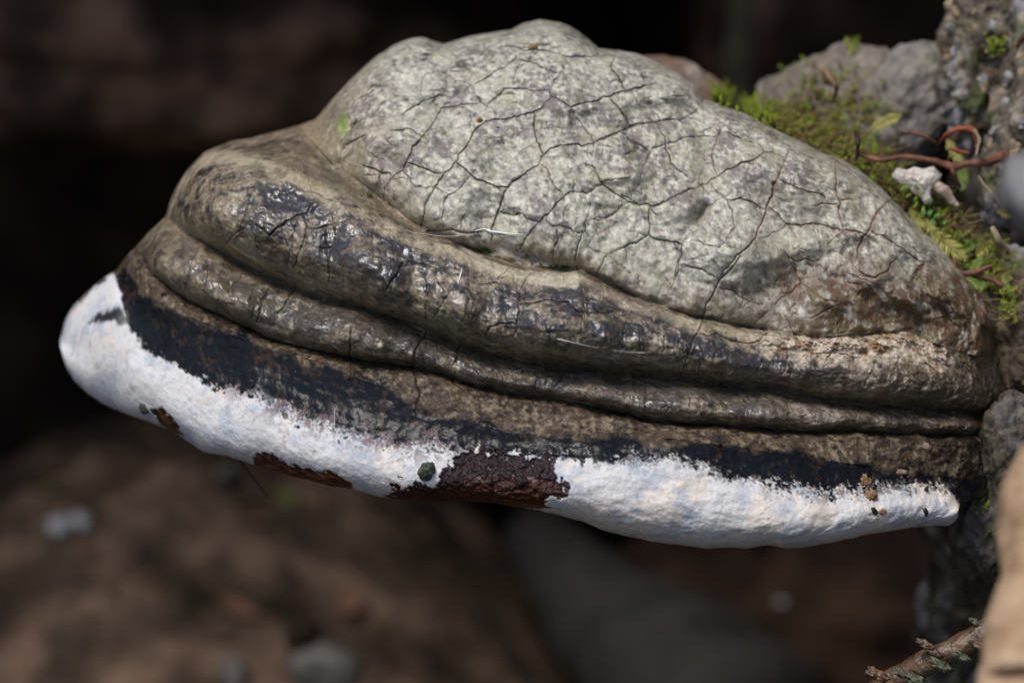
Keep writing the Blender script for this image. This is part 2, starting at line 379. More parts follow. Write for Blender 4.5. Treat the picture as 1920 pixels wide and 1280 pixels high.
# crumbly crust along the right part of ridge crest
crumb = np.exp(-((Y - np.interp(X, XS, cy[2]) - 2) / 16.0) ** 2) * sstep(1350, 1480, X) * sstep(1830, 1760, X)
D = D - crumb * (2.2 + 2.4 * fbm(P0f, 3.0, 3, 0.6, 9))

# ---- cracks traced on the crust
def zp(ox, oy, s, lst): return [([(ox + x / s, oy + y / s) for x, y in pts], wgt) for pts, wgt in lst]
CR = []
CR += zp(560, 20, 2.667, [
 ([(455,850),(520,800),(545,745),(570,680),(615,635),(660,580),(690,530),(712,490),(760,480),(830,470),(915,460)],1),
 ([(915,460),(940,480),(985,440),(1030,390),(1100,390),(1180,402),(1255,395)],.75),([(615,345),(612,400),(630,450),(570,485),(510,525)],.55),
 ([(615,345),(640,315),(700,305),(750,320),(785,355),(860,375)],.5),([(630,450),(680,435),(740,425)],.45),
 ([(1260,440),(1215,490),(1170,512),(1080,530),(1000,545),(935,555),(890,590),(860,640),(830,690),(785,755),(730,810),(695,870),(660,920),(630,980),(612,1080)],1),
 ([(785,755),(860,820),(930,855),(1045,885),(1100,840),(1160,795),(1225,725)],1.05),([(1225,725),(1205,670),(1185,630),(1175,570),(1175,512)],.95),
 ([(1045,885),(1020,940),(1000,1000),(975,1070),(965,1150)],1),([(1225,725),(1260,690),(1340,675),(1420,680),(1480,660),(1560,625),(1640,595),(1707,575)],.9),
 ([(1255,395),(1260,430),(1310,450),(1365,485),(1410,465),(1480,455),(1560,430),(1650,400),(1707,385)],1),([(1255,395),(1275,350),(1310,310),(1330,285)],.6),
 ([(1310,310),(1250,300),(1180,265),(1080,245),(1010,290),(950,330),(880,370)],.65),([(1010,180),(1080,180),(1180,195),(1300,215),(1400,232),(1490,225),(1570,225),(1640,240),(1700,280)],.7),
 ([(1580,230),(1560,280),(1600,330),(1620,380),(1632,405)],1),([(1560,440),(1600,480),(1640,530),(1660,580)],.75),([(1365,485),(1390,540),(1430,590),(1465,630),(1475,690),(1465,735)],.5),
 ([(460,600),(510,600),(560,592),(590,615),(615,632)],.9),([(240,670),(290,645),(335,625)],.7),([(320,775),(380,790),(420,815),(460,815),(455,850)],1),([(455,850),(430,890),(428,950)],.5),
 ([(520,800),(550,830),(560,860),(620,885),(700,890),(750,920),(790,900),(830,860),(860,825)],.5),([(545,760),(590,775),(640,795),(720,812)],.9),([(750,920),(725,970),(720,1030),(725,1090)],.5),
 ([(640,1105),(700,1100),(760,1095),(810,1110),(870,1110),(940,1100)],.9),([(810,1110),(815,1050),(835,1020)],.4),([(1010,1005),(1060,1020),(1110,1015),(1160,1045),(1200,1060)],.9),
 ([(1200,760),(1240,790),(1270,860),(1300,900),(1330,925)],.65),([(1105,1195),(1140,1130),(1200,1060),(1260,1000),(1330,925),(1370,905),(1440,915),(1490,880),(1520,870)],.8),
 ([(1430,765),(1480,790),(1500,830),(1520,870),(1570,910),(1600,925)],.75),([(1240,1050),(1270,1080),(1340,1085),(1420,1110),(1440,1040),(1460,960)],.65),([(1290,1090),(1285,1170),(1265,1250)],.55),
 ([(1420,1110),(1395,1180),(1380,1260)],.6),([(1440,1045),(1520,1045),(1590,1010),(1630,960),(1690,970)],.5),([(875,410),(910,455),(940,480)],.6),([(1110,260),(1085,310),(1070,360)],.4),([(1615,600),(1650,645),(1700,675)],.7),
 ([(1185,605),(1240,590),(1280,570)],.35),([(1100,715),(1150,680),(1185,660)],.35),([(400,545),(440,550),(470,560)],.4),([(1380,620),(1365,560),(1360,500)],.3)])
CR += zp(1100, 40, 2.667, [
 ([(0,620),(60,595),(130,565),(220,525),(300,510),(350,505),(430,490),(500,480),(550,450)],.85),([(120,385),(155,430),(190,480),(218,525)],.8),
 ([(350,510),(375,560),(395,610),(400,650),(420,710),(460,750),(520,785)],.8),([(175,555),(230,600),(320,655),(300,700),(270,780)],.7),([(320,655),(370,625),(395,615),(470,590),(550,575),(655,575)],.6),
 ([(680,520),(660,570),(645,620),(625,680),(635,730),(655,775)],.8),([(655,775),(730,735),(780,705),(840,690),(880,660),(930,655),(990,680)],.9),
 ([(205,905),(260,920),(320,925),(400,900),(460,865),(540,835),(600,815),(655,775)],1.1),([(1015,640),(990,700),(960,780),(930,860),(900,930),(875,1010),(840,1090),(780,1150),(720,1210),(670,1280)],.9),
 ([(620,805),(660,860),(705,900),(730,960),(745,1030),(710,1070),(695,1095)],.6),([(700,890),(770,885),(830,905),(890,940)],.7),([(910,930),(960,970),(1000,1015),(1060,1020),(1130,1010),(1210,1025),(1285,1045)],.7),
 ([(1000,1015),(960,1050),(900,1080),(840,1085)],.4),([(1000,1015),(1030,1050),(1050,1090)],.35),([(1245,705),(1250,780),(1255,880),(1260,960),(1285,1045)],.8),([(1215,685),(1260,705),(1310,735)],1.2),([(1310,735),(1360,800),(1420,850),(1475,895)],.4),
 ([(1020,645),(1100,645),(1180,655),(1260,700)],.35),([(1560,865),(1500,905),(1460,950),(1430,1000),(1400,1060),(1370,1110),(1350,1185)],1),([(1285,1045),(1340,1048),(1395,1070)],.8),([(1415,1045),(1480,1070),(1550,1120),(1620,1170),(1690,1210)],.5),
 ([(970,795),(1040,830),(1110,855),(1180,870),(1205,905)],.5),([(1140,925),(1200,912),(1255,912)],.6),([(1260,890),(1330,890)],.6),([(320,930),(310,1000),(312,1065),(370,1095),(430,1105),(475,1120),(470,1180),(445,1280)],.85),
 ([(312,1065),(260,1100),(190,1130),(110,1165),(50,1150),(0,1130)],.7),([(205,905),(150,950),(100,985),(20,990)],.6),([(205,905),(140,860),(80,820),(60,770),(30,720)],.7),([(80,805),(140,790),(200,785)],.35),([(475,1120),(520,1070),(580,1030)],.35),
 ([(520,1095),(600,1120),(660,1130),(720,1100)],.4),([(475,1215),(530,1235),(580,1240),(640,1275)],.7),([(970,1140),(1010,1180),(1040,1200),(1100,1190),(1170,1190)],.6),([(1040,1200),(1045,1260)],.6),
 ([(1285,1050),(1240,1085),(1205,1120)],.5),([(690,550),(760,580),(830,605)],.6),([(860,615),(890,655)],.6),([(120,175),(180,165),(240,200),(300,260)],.4),([(190,355),(240,335),(300,320),(350,310)],.8),
 ([(840,690),(850,730)],.3),([(1690,1210),(1660,1250),(1640,1280)],.8),([(110,1165),(80,1210),(50,1270)],.5),([(110,1170),(160,1220),(230,1270)],.5),([(220,345),(240,370)],.5),([(515,290),(510,360)],.4),([(430,375),(510,368)],.4),
 ([(630,430),(660,470),(700,495)],.5),([(810,540),(850,530),(900,540),(950,590)],.5),([(0,540),(30,590),(20,680)],.4)])
CR += zp(1240, 480, 2.207, [
 ([(330,0),(290,50),(240,100),(220,150),(185,200),(170,260),(150,320),(120,380),(90,470)],.75),([(220,130),(290,140),(340,175),(380,190),(420,200)],.6),([(520,0),(560,80),(580,110),(540,150),(500,170),(470,200)],.6),
 ([(580,110),(630,150),(680,185),(730,190)],.6),([(160,320),(230,320),(290,350),(360,362),(410,350),(440,320)],.6),([(800,45),(840,80),(890,90),(940,60),(970,15)],.8),([(1080,35),(1060,60),(1040,100)],.8),
 ([(80,0),(60,60),(40,140)],.5),([(80,40),(150,50),(220,90)],.5),([(620,405),(700,395),(780,415),(830,420)],.4),([(530,570),(525,660)],.5),([(165,560),(160,690)],.5)])
CR += zp(600, 420, 2.667, [
 ([(415,190),(380,260),(330,330)],1),([(430,185),(500,200),(580,220),(590,290),(625,340)],.7),([(1000,400),(1080,395),(1160,380),(1240,390),(1300,440),(1380,445),(1470,435)],.75),([(1000,340),(995,420),(985,490),(970,560)],.65),
 ([(985,495),(900,495),(850,515),(830,560)],.7),([(150,530),(152,600),(150,680)],1.1),([(535,540),(500,590),(475,640),(465,710)],1.1),([(710,600),(690,670),(665,705)],.9),([(1060,245),(1020,300),(1000,340)],.5),
 ([(800,300),(850,295),(890,290)],.6),([(890,280),(910,250),(950,215)],.4),([(465,720),(480,780),(500,850),(480,930)],.7),([(675,740),(660,800)],.7),([(150,690),(145,790)],.5),([(1220,260),(1215,300)],.4),
 ([(1320,440),(1310,540)],.4),([(1090,740),(1075,830)],.5),([(1630,790),(1625,900)],.6),([(1600,570),(1600,640)],.4),([(40,0),(35,150),(40,250)],.5),([(690,300),(620,380),(570,470)],.45),([(1160,830),(1150,880)],.3)])
CR += zp(80, 220, 2.0, [
 ([(800,405),(850,445),(900,405),(950,370),(990,360),(1010,320)],1),([(990,410),(1050,412),(1100,400)],.8),([(985,450),(960,510),(940,560)],.6),([(1075,490),(1070,620)],.6),([(1040,490),(1090,485)],.5),
 ([(870,300),(910,290),(960,270),(1010,280),(1070,310),(1200,350)],.5),([(850,640),(820,690),(800,770)],.9),([(950,620),(920,680),(880,740)],.7),([(575,510),(545,580),(535,650)],.5),([(1155,790),(1150,890)],1),
 ([(955,850),(950,950)],.6),([(680,480),(720,440),(760,410)],.4),([(970,360),(990,400),(985,450)],.6)])
crack = np.zeros(Y.shape, np.float32)                      # 0..1 strength at a vertex
cdep = np.zeros(Y.shape, np.float32); vall = np.zeros(Y.shape, np.float32)
def jag(pts):
    p = [np.array(q, float) for q in pts]
    for it in range(3):
        o = [p[0]]
        for a, c in zip(p[:-1], p[1:]):
            L = np.linalg.norm(c - a)
            m = (a + c) / 2
            if L > 7: m = m + np.array([-(c - a)[1], (c - a)[0]]) / L * rng.normal(0, 0.07 * min(L, 28)); o += [m]
            o += [c]
        p = o
    return np.array(p)
def carve(pts, wgt):
    p = jag(pts); n = len(p)
    for i in range(n - 1):
        s = (i + 0.5) / n
        wl = wgt * (0.55 + 0.45 * math.sin(math.pi * min(1, 0.12 + s * 0.86))) * random.uniform(0.85, 1.15)
        wpx = 0.5 + 0.8 * wl
        (ax, ay), (bx, by) = p[i], p[i + 1]
        c0 = np.searchsorted(XS, min(ax, bx) - 16); c1 = np.searchsorted(XS, max(ax, bx) + 16)
        if c1 <= c0: continue
        sub_y = Y[:, c0:c1]
        ok = ((sub_y > min(ay, by) - 16) & (sub_y < max(ay, by) + 16)).any(axis=1)
        r = np.nonzero(ok)[0]
        if len(r) == 0: continue
        r0, r1 = r[0], r[-1] + 1
        xx = X[r0:r1, c0:c1]; yy = Y[r0:r1, c0:c1]
        L2 = (bx - ax) ** 2 + (by - ay) ** 2 + 1e-9
        q = np.clip(((xx - ax) * (bx - ax) + (yy - ay) * (by - ay)) / L2, 0, 1)
        d = np.hypot(xx - ax - q * (bx - ax), yy - ay - q * (by - ay))
        m = np.clip(1.35 - d / wpx, 0, 1).astype(np.float32)
        crack[r0:r1, c0:c1] = np.maximum(crack[r0:r1, c0:c1], m * min(1, 0.35 + 0.75 * wl))
        cdep[r0:r1, c0:c1] = np.maximum(cdep[r0:r1, c0:c1], np.exp(-(d / (wpx * 1.05)) ** 2) * (0.35 + 0.85 * wl))
        vall[r0:r1, c0:c1] = np.maximum(vall[r0:r1, c0:c1], np.exp(-(d / 6.5) ** 2) * wl)
for pts, wgt in CR: carve(pts, wgt)
# fine hairline side cracks growing off the traced ones
for _ in range(150):
    pts, wgt = CR[rng.integers(len(CR))]
    if len(pts) < 3: continue
    q = pts[rng.integers(len(pts))]
    a = rng.uniform(0, 2 * math.pi); L = rng.uniform(10, 30)
    if q[1] > 640: continue
    p2 = [q]
    for s in range(3):
        a += rng.normal(0, .4); q = (q[0] + math.cos(a) * L / 3, q[1] + math.sin(a) * L / 3); p2.append(q)
    carve(p2, rng.uniform(0.1, 0.28))
# finer secondary network between them
_sp = rng.uniform([640, 90], [1880, 620], (430, 2))
for a_ in range(len(_sp)):
    d_ = np.hypot(*(_sp - _sp[a_]).T); nb_ = np.argsort(d_)[1:4]
    for b_ in nb_:
        if b_ > a_ and rng.random() < 0.5 and d_[b_] < 75:
            m_ = (_sp[a_] + _sp[b_]) / 2; dv = _sp[b_] - _sp[a_]; L_ = np.hypot(*dv)
            pv = np.array([-dv[1], dv[0]]) / (L_ + 1e-9)
            q0 = m_ - pv * L_ * rng.uniform(.25, .6); q1 = m_ + pv * L_ * rng.uniform(.25, .6)
            xm = (q0[0] + q1[0]) / 2; ym = (q0[1] + q1[1]) / 2
            if ym > np.interp(xm, XS, cy[1]) - 5 or ym < np.interp(xm, XS, cy[0]) + 15: continue
            carve([tuple(q0), tuple(m_ + rng.normal(0, 3, 2)), tuple(q1)], rng.uniform(0.08, 0.38))
for _ in range(60):                                       # short cross cracks over the ridges
    x_ = rng.uniform(380, 1720); k_ = int(rng.choice([2, 2, 3])); lo_ = np.interp(x_, XS, cy[k_]); hi_ = np.interp(x_, XS, cy[k_ + 1])
    a0 = rng.uniform(.02, .55); a1 = min(.98, a0 + rng.uniform(.2, .5)); sl = rng.normal(-8, 14)
    carve([(x_, lo_ + (hi_ - lo_) * a0), (x_ + sl * .5 + rng.normal(0, 4), lo_ + (hi_ - lo_) * (a0 + a1) / 2), (x_ + sl, lo_ + (hi_ - lo_) * a1)], rng.uniform(.15, .5))
D = D + cdep * 0.75 + vall * 0.16 * dome

# ---- colours (albedo) and gloss
SH = Y.shape
c = np.zeros(SH + (3,), np.float32)
rough = np.full(SH, 0.5, np.float32)
cyx = lambda k: np.broadcast_to(cy[k], SH)
n2 = fbm(P0f, 5.0, 4, 0.6, 11); n3 = fbm(P0f, 12.0, 4, 0.6, 12); n4 = fbm(P0f, 1.6, 3, 0.6, 13); n5 = fbm(stretch, 6.0, 4, 0.6, 14); n6 = fbm(P0f, 3.2, 3, .6, 15)
# crust of the dome
dm = np.zeros(SH + (3,), np.float32) + np.array([0.40, 0.37, 0.305], np.float32)
dm = mixc(dm, (0.60, 0.575, 0.475), 0.8 * sstep(-0.05, 0.5, n2 * 0.45 + n4 * 0.9))
dm = mixc(dm, (0.195, 0.162, 0.155), 0.85 * sstep(-0.05, 0.42, n3 * 0.75 - n4 * 0.6 - n6 * .25))
dm = mixc(dm, (0.38, 0.345, 0.245), 0.45 * sstep(0.1, 0.5, fbm(P0f, 9, 3, .5, 16)))
dm = mixc(dm, (0.09, 0.075, 0.07), 0.6 * sstep(0.32, 0.62, -n4 * 0.7 + n6 * 0.5 - n2 * 0.3))
low = sstep(90, 10, cyx(1) - Y)
dm = mixc(dm, (0.20, 0.155, 0.095), 0.6 * low * sstep(-0.35, 0.3, n2) )
rb = np.maximum(sstep(1300, 1560, X + 60 * n3) * sstep(445, 550, Y + 60 * n3), 0.55 * sstep(60, 5, cyx(1) - Y + 25 * n6) * sstep(900, 1200, X))
dm = mixc(dm, (0.118, 0.072, 0.040), 0.97 * rb * sstep(-0.8, 0.0, n6 + n2 * .5))
lf = sstep(800, 590, X + 60 * n3 + 0.25 * (300 - Y)) * dome
dm = mixc(dm, (0.27, 0.20, 0.12), 0.75 * lf)
# ridges
rg = np.zeros(SH + (3,), np.float32) + np.array([0.205, 0.162, 0.122], np.float32)
rg = mixc(rg, (0.46, 0.39, 0.30), sstep(0.0, 0.45, n2 * 0.6 + n4 * 0.85))
rg = mixc(rg, (0.34, 0.27, 0.235), 0.6 * (BD == 3) * sstep(900, 1150, X) * sstep(-0.4, .2, n6) * sstep(0.0, 0.25, TB) * sstep(0.9, 0.6, TB))
rg = mixc(rg, (0.23, 0.19, 0.09), 0.5 * sstep(0.0, 0.5, fbm(P0f, 7, 3, .5, 18)))
rg = mixc(rg, (0.27, 0.235, 0.13), 0.6 * (BD == 2) * sstep(0.55, 0.8, TB) * sstep(-0.3, 0.3, n6 + n4))
t2 = np.where(BD == 2, TB, 0.5)
blk = sstep(-0.28, 0.14, n3 * 0.55 + n5 * 0.65 - n4 * 0.45 + 0.06 * (BD == 3)) * np.where(BD == 2, sstep(0.0, 0.18, TB) * sstep(0.95, 0.55, TB) * 1.0, sstep(0.05, 0.3, TB) * sstep(1, 0.6, TB) * .75)
blk = blk * (0.55 + 0.45 * sstep(1750, 1350, X))
rg = mixc(rg, (0.022, 0.024, 0.032), 0.92 * blk)
rg = mixc(rg, (0.055, 0.036, 0.026), 0.8 * sstep(0.05, 0.4, n4 * .8 - n6 * 0.7))
leftb = sstep(560, 330, X)
rg = mixc(rg, (0.28, 0.215, 0.125), 0.5 * leftb * sstep(-0.3, 0.3, n2))
rightb = sstep(1560, 1860, X)
rg = mixc(rg, (0.055, 0.038, 0.022), 0.85 * rightb * sstep(-0.5, 0.25, n6 - 0.3 * n2))
# pale crest line of the uppermost ridge + pale scar
cr1 = Y - cyx(2)
cw = ip((300, 14), (600, 18), (850, 14), (1080, 8), (1250, 12), (1450, 24), (1600, 30), (1760, 28), (1800, 6))
crest = sstep(1.25, 0.4, np.abs(cr1 - cw * 0.5) / (cw * 1.15) + 0.55 * n6) * (BD >= 1) * (BD <= 2) * sstep(1800, 1755, X)
rg = mixc(rg, (0.38, 0.315, 0.21), 0.8 * crest * (1 - 0.5 * sstep(1060, 1120, X) * sstep(1300, 1240, X)) * sstep(-0.5, 0.15, n2 + n3 * .5))
oc = crest * sstep(1380, 1480, X)
rg = mixc(rg, (0.58, 0.48, 0.38), 0.9 * oc * sstep(-0.4, 0.15, n4 * .8 + n2 * .5)); rg = mixc(rg, (0.30, 0.15, 0.06), 0.6 * oc * sstep(0.15, 0.5, -n2 + 0.4 * n4))
def poly_sd(pts):
    p = np.array(pts, float); x0, x1 = p[:, 0].min() - 40, p[:, 0].max() + 40
    c0, c1 = np.searchsorted(XS, x0), np.searchsorted(XS, x1)
    out = np.full(SH, 99.0); xx = X[:, c0:c1]; yy = Y[:, c0:c1]
    ins = np.zeros(xx.shape, bool); dd = np.full(xx.shape, 1e9); n = len(p)
    for i in range(n):
        (ax, ay), (bx, by) = p[i], p[(i + 1) % n]
        q = np.clip(((xx - ax) * (bx - ax) + (yy - ay) * (by - ay)) / ((bx - ax) ** 2 + (by - ay) ** 2 + 1e-9), 0, 1)
        dd = np.minimum(dd, np.hypot(xx - ax - q * (bx - ax), yy - ay - q * (by - ay)))
        ins ^= ((ay > yy) != (by > yy)) & (xx < (bx - ax) * (yy - ay) / (by - ay + 1e-9) + ax)
    out[:, c0:c1] = np.where(ins, -dd, dd); return out
scar = poly_sd([(862, 462), (900, 478), (935, 496), (985, 508), (1040, 508), (1078, 502), (1086, 520), (1080, 542), (1040, 536), (990, 528), (940, 515), (900, 498)])
scm = sstep(4, -3, scar + 4 * n6) * (BD >= 1)
rg = mixc(rg, (0.48, 0.42, 0.31), 0.95 * scm * (0.8 + 0.5 * n4))
shelf = (BD == 1)
rg = np.where(shelf[..., None], mixc(rg, (0.22, 0.16, 0.10), (0.6 * (1 - crest) * sstep(-0.5, 0.3, n2)) * (1 - scm)), rg)
# ledge and dark rim
ld = np.zeros(SH + (3,), np.float32) + np.array([0.085, 0.060, 0.042], np.float32)
ld = mixc(ld, (0.20, 0.155, 0.105), sstep(0.0, 0.5, n2 * 0.5 + n4 * 0.8 + 0.2 * (1 - TB) * (BD == 4) * sstep(700, 500, X)))
ld = mixc(ld, (0.035, 0.025, 0.022), 0.85 * sstep(-0.05, 0.4, n6 * 0.7 - n4 * 0.5 + n3 * .4))
ld = mixc(ld, (0.03, 0.022, 0.014), 0.85 * rightb * sstep(-0.5, 0.2, n6))
dk_e = (Y - cyx(5)) + 14 * n5 + 8 * n6 + 16 * n3
dkm = sstep(-7, 9, dk_e)
drk = np.zeros(SH + (3,), np.float32) + np.array([0.008, 0.009, 0.012], np.float32)
drk = mixc(drk, (0.040, 0.026, 0.019), sstep(0.1, 0.5, n2 * .7 + n4 * .5))
ld = mixc(ld, drk, dkm) if False else ld + (drk - ld) * dkm[..., None]
col = np.where((BD == 0)[..., None], dm, np.where((BD <= 3)[..., None], rg, ld))
rough = np.where(BD == 0, 0.42 + 0.16 * n2, np.where(BD <= 3, 0.40 - 0.14 * blk + 0.1 * n2, 0.46 - 0.20 * dkm + 0.1 * n4)).astype(np.float32)
wetn = sstep(0.02, 0.35, fbm(P0f, 11, 3, .5, 33) + 0.4 * n2)
rough = np.where((BD >= 1) & (BD <= 3), rough - 0.17 * wetn + 0.05, rough - 0.20 * wetn * (BD == 0))
rough = np.where(scm + crest > 0.3, 0.6, rough)
# white margin: a ragged, streaky upper edge
vst = np.stack([X * 0.07 + 0.02 * Y, Y * 0.03, X * 0], -1); fr = fbm(vst, 1.0, 4, 0.7, 21)
amp_e = ip((113, 5), (330, 8), (430, 18), (560, 22), (860, 20), (1000, 12), (1200, 14), (1600, 12), (1800, 4))
wed = (Y - cyx(6)) + amp_e * (0.55 * fr + 1.0 * n6 + 0.7 * n4) + 14 * n2
pw_ = fbm(P0f, 0.8, 2, .6, 63)
wsoft = 5 + 7 * sstep(380, 500, X) * sstep(900, 820, X) + 7 * sstep(1080, 1200, X)
wm = sstep(-1, 1, wed / wsoft + 1.3 * pw_ + 0.6 * n4) * (BD >= 4) * sstep(1800, 1793, X)
tong = poly_sd([(168, 606), (176, 592), (200, 582), (225, 575), (240, 600), (225, 612), (214, 600), (190, 604)])
wm = wm * (1 - 0.95 * sstep(4, -3, tong + 7 * n6 + 4 * n4))
wh = np.zeros(SH + (3,), np.float32) + np.array([0.67, 0.655, 0.645], np.float32)
wh = mixc(wh, (0.76, 0.665, 0.58), 0.8 * sstep(-0.1, 0.4, fbm(P0f, 14, 4, .6, 23) - 0.35 * sstep(600, 350, X) + 0.1 * sstep(500, 800, X)))
wh = mixc(wh, (0.45, 0.48, 0.55), 0.7 * sstep(0.08, 0.5, 0.15 * sstep(600, 350, X) + fbm(P0f, 10, 4, .65, 24)))
wh = mixc(wh, (0.36, 0.33, 0.35), 0.55 * sstep(0.28, 0.55, n4 * .6 + n6 * .6))
lav = sstep(60, 5, wed) * sstep(380, 480, X) * sstep(920, 820, X)
wh = mixc(wh, (0.14, 0.095, 0.105), lav * sstep(-0.15, 0.35, n6 * .6 + fr * .5 + n4 * .5))
lav2 = sstep(34, 4, wed) * sstep(1080, 1150, X)
wh = mixc(wh, (0.08, 0.06, 0.06), .85 * lav2 * sstep(0.12, 0.38, n6 * .7 + fr * .4 + n4 * .4))
col = col + (wh - col) * wm[..., None]
rough = rough + (0.72 - rough) * wm
bare = np.minimum.reduce([
    poly_sd([(284, 768), (300, 764), (330, 790), (346, 818), (325, 812), (300, 792)]),
    poly_sd([(474, 856), (500, 848), (540, 868), (575, 882), (620, 884), (664, 908), (650, 925), (560, 905), (480, 885)]),
    poly_sd([(720, 938), (735, 918), (760, 908), (812, 908), (822, 888), (838, 872), (850, 848), (880, 846), (960, 852), (1030, 858), (1042, 880), (1062, 905), (1052, 925), (1010, 960), (900, 955), (800, 955)])])
bm_ = sstep(2.0, -2.0, bare + np.where(X < 700, 0.35, 1.0) * (17 * n6 + 12 * n4 + 8 * n2)) * (BD >= 5)
brn = np.zeros(SH + (3,), np.float32) + np.array([0.026, 0.015, 0.017], np.float32)
brn = mixc(brn, (0.080, 0.024, 0.010), sstep(885, 945, Y + 30 * n6 + 25 * n4 + 60 * (X < 700)))
brn = mixc(brn, (0.02, 0.010, 0.008), 0.7 * sstep(0.05, .4, n4 * .7 + n2 * .5))
brn = mixc(brn, (0.20, 0.082, 0.028), 0.9 * (X < 700) * sstep(-0.3, 0.3, n4 + n6))
brn = mixc(brn, (0.22, 0.085, 0.030), 0.8 * sstep(14, 3, cy[7] - Y + 8 * n6) * sstep(930, 1000, X))
brn = mixc(brn, (0.42, 0.36, 0.38), 0.55 * sstep(0.42, 0.6, n6 * .8 + n4 * .4) * sstep(920, 880, Y))
col = col + (brn - col) * bm_[..., None]
rough = rough + (0.5 - rough) * bm_
D = D + (0.7 + 0.9 * n6 + 0.6 * n4) * bm_ - 0.18 * wm * (1 - bm_)                   # white skin is a thin raised layer, flaked off in places
fine_w = fbm(P0f, 1.1, 2, .6, 26)
D = D - 0.10 * fine_w * wm - 0.35 * wm * fbm(P0f * np.array([0.6, 1, 1], np.float32), 3.5, 2, .6, 27) * sstep(900, 1300, X)
# cracks: dark brown inner flesh
ckm = crack * (1 - wm)
ckc = mixc(np.zeros(SH + (3,), np.float32) + np.array([0.024, 0.013, 0.009], np.float32), (0.085, 0.030, 0.013), sstep(1150, 1500, X + 120 * n3))
col = col + (ckc - col) * np.clip(ckm * 0.97, 0, 1)[..., None]
halo = np.clip(vall, 0, 1) * sstep(1300, 1550, X) * dome * (1 - ckm)
col = mixc(col, (0.24, 0.15, 0.085), 0.45 * halo)
rough = rough + (0.8 - rough) * ckm
# rusty halo along some cracks
# little greenish algae film at the far left of the dome and lower flanks
alg = sstep(0.25, 0.6, fbm(P0f, 6, 3, .5, 31)) * dome * 0.22
col = mixc(col, (0.28, 0.30, 0.14), alg)
gsp = np.exp(-((X - 643) / 9) ** 2 - ((Y - 236) / 20) ** 2)
col = mixc(col, (0.25, 0.36, 0.05), 0.8 * gsp)
RGBA = np.concatenate([np.clip(col, 0.004, 0.9), np.clip(rough, 0.16, 0.95)[..., None]], -1).reshape(-1, 4)

PW = W(X, Y, dep(D)).reshape(-1, 3)
idx = np.arange(NV * NU).reshape(NV, NU)
Q = np.stack([idx[:-1, :-1], idx[1:, :-1], idx[1:, 1:], idx[:-1, 1:]], -1)
hgt = np.maximum(Y[1:, 1:] - Y[:-1, 1:], Y[1:, :-1] - Y[:-1, :-1])
keep = hgt > 0.01
VN = vnormals(PW, Q[keep].reshape(-1, 4))

m_crust = mat_attr('cracked_grey_crust', bump=0.5, bump_scale=1300, mott=0.3, mott_scale=900, spec=0.5, bdist=0.0005)
m_ridge = mat_attr('wet_brown_crust', bump=0.4, bump_scale=900, mott=0.35, mott_scale=1000, spec=0.4, bdist=0.0007, coat=0.8)
m_rim = mat_attr('blue_black_rim', bump=0.3, bump_scale=900, mott=0.4, mott_scale=900, spec=0.14, bdist=0.0005, coat=0.12)
m_white = mat_attr('chalky_white_margin', bump=0.30, bump_scale=1800, mott=0.07, mott_scale=1200, spec=0.25, bdist=0.0005)
m_pore = mat_noise('pore_surface', (0.25, 0.19, 0.13), (0.42, 0.36, 0.29), 90, rough=0.9)

base = W(1830, 780, dep(34))
fungus = empty('bracket_fungus', base)
tag(fungus, 'large hoof-shaped bracket fungus with cracked grey dome, brown ridges and white lower rim', 'fungus')
starts = np.concatenate([[0], np.cumsum(ROWS)])
def strip(name, b0, b1, mat, label=None):
    r0, r1 = starts[b0], (starts[b1 + 1] if b1 < 6 else NV - 1)
    q = Q[r0:r1][keep[r0:r1]]
    lo = r0 * NU
    used = np.zeros((r1 - r0 + 1) * NU, bool); q = q - lo; used[q.ravel()] = True
    remap = np.cumsum(used) - 1
    sel = slice(lo, (r1 + 1) * NU)
    o = mesh_np(name, PW[sel][used], remap[q], mat, fungus, RGBA[sel][used], VN[sel][used])
    if label: o['label'] = label
    return o
strip('dome', 0, 0, m_crust, 'pale grey-green dome crust netted with dark cracks')
strip('growth_ridge', 1, 2, m_ridge, 'thick uppermost brown and black growth ridge with pale crest')
strip('growth_ridge', 3, 3, m_ridge, 'narrow middle growth ridge')
strip('dark_rim', 4, 5, m_rim, 'brown ledge with glossy blue-black band')
strip('white_margin', 6, 6, m_white, 'chalky white growing edge with bare red-brown patches')
# hidden back and underside of the body
cs = np.arange(0, np.searchsorted(XS, 1794), 3); nb = 15
tb = np.linspace(0, math.pi, nb)
eT = D[0, cs]; eB = D[-1, cs]; yT = cy[0][cs]; yB = cy[7][cs]; xb = XS[cs]
yb = (yT + yB) / 2 + np.outer(np.cos(tb), (yT - yB) / 2)
fr_ = (1 - np.cos(tb)) / 2
db = (1 - fr_)[:, None] * eT + fr_[:, None] * eB + np.outer(np.sin(tb), np.interp(xb, [113, 300, 700, 1200, 1905], [2, 14, 40, 60, 45]))
VB = W(np.broadcast_to(xb, yb.shape), yb, dep(db)).reshape(-1, 3)
ib = np.arange(nb * len(cs)).reshape(nb, len(cs))
FB = np.stack([ib[:-1, :-1], ib[:-1, 1:], ib[1:, 1:], ib[1:, :-1]], -1).reshape(-1, 4)
mesh_np('pore_underside', VB, FB, m_pore, fungus)

def surf(px, py):
    """point on the fungus surface at a photo pixel, with its normal"""
    j = int(np.clip(np.searchsorted(XS, px), 0, NU - 1)); i = int(np.argmin(np.abs(Y[:, j] - py)))
    k = i * NU + j
    n = VN[k].copy()
    if np.dot(n, CAM - PW[k]) < 0: n = -n
    return PW[k].copy(), n
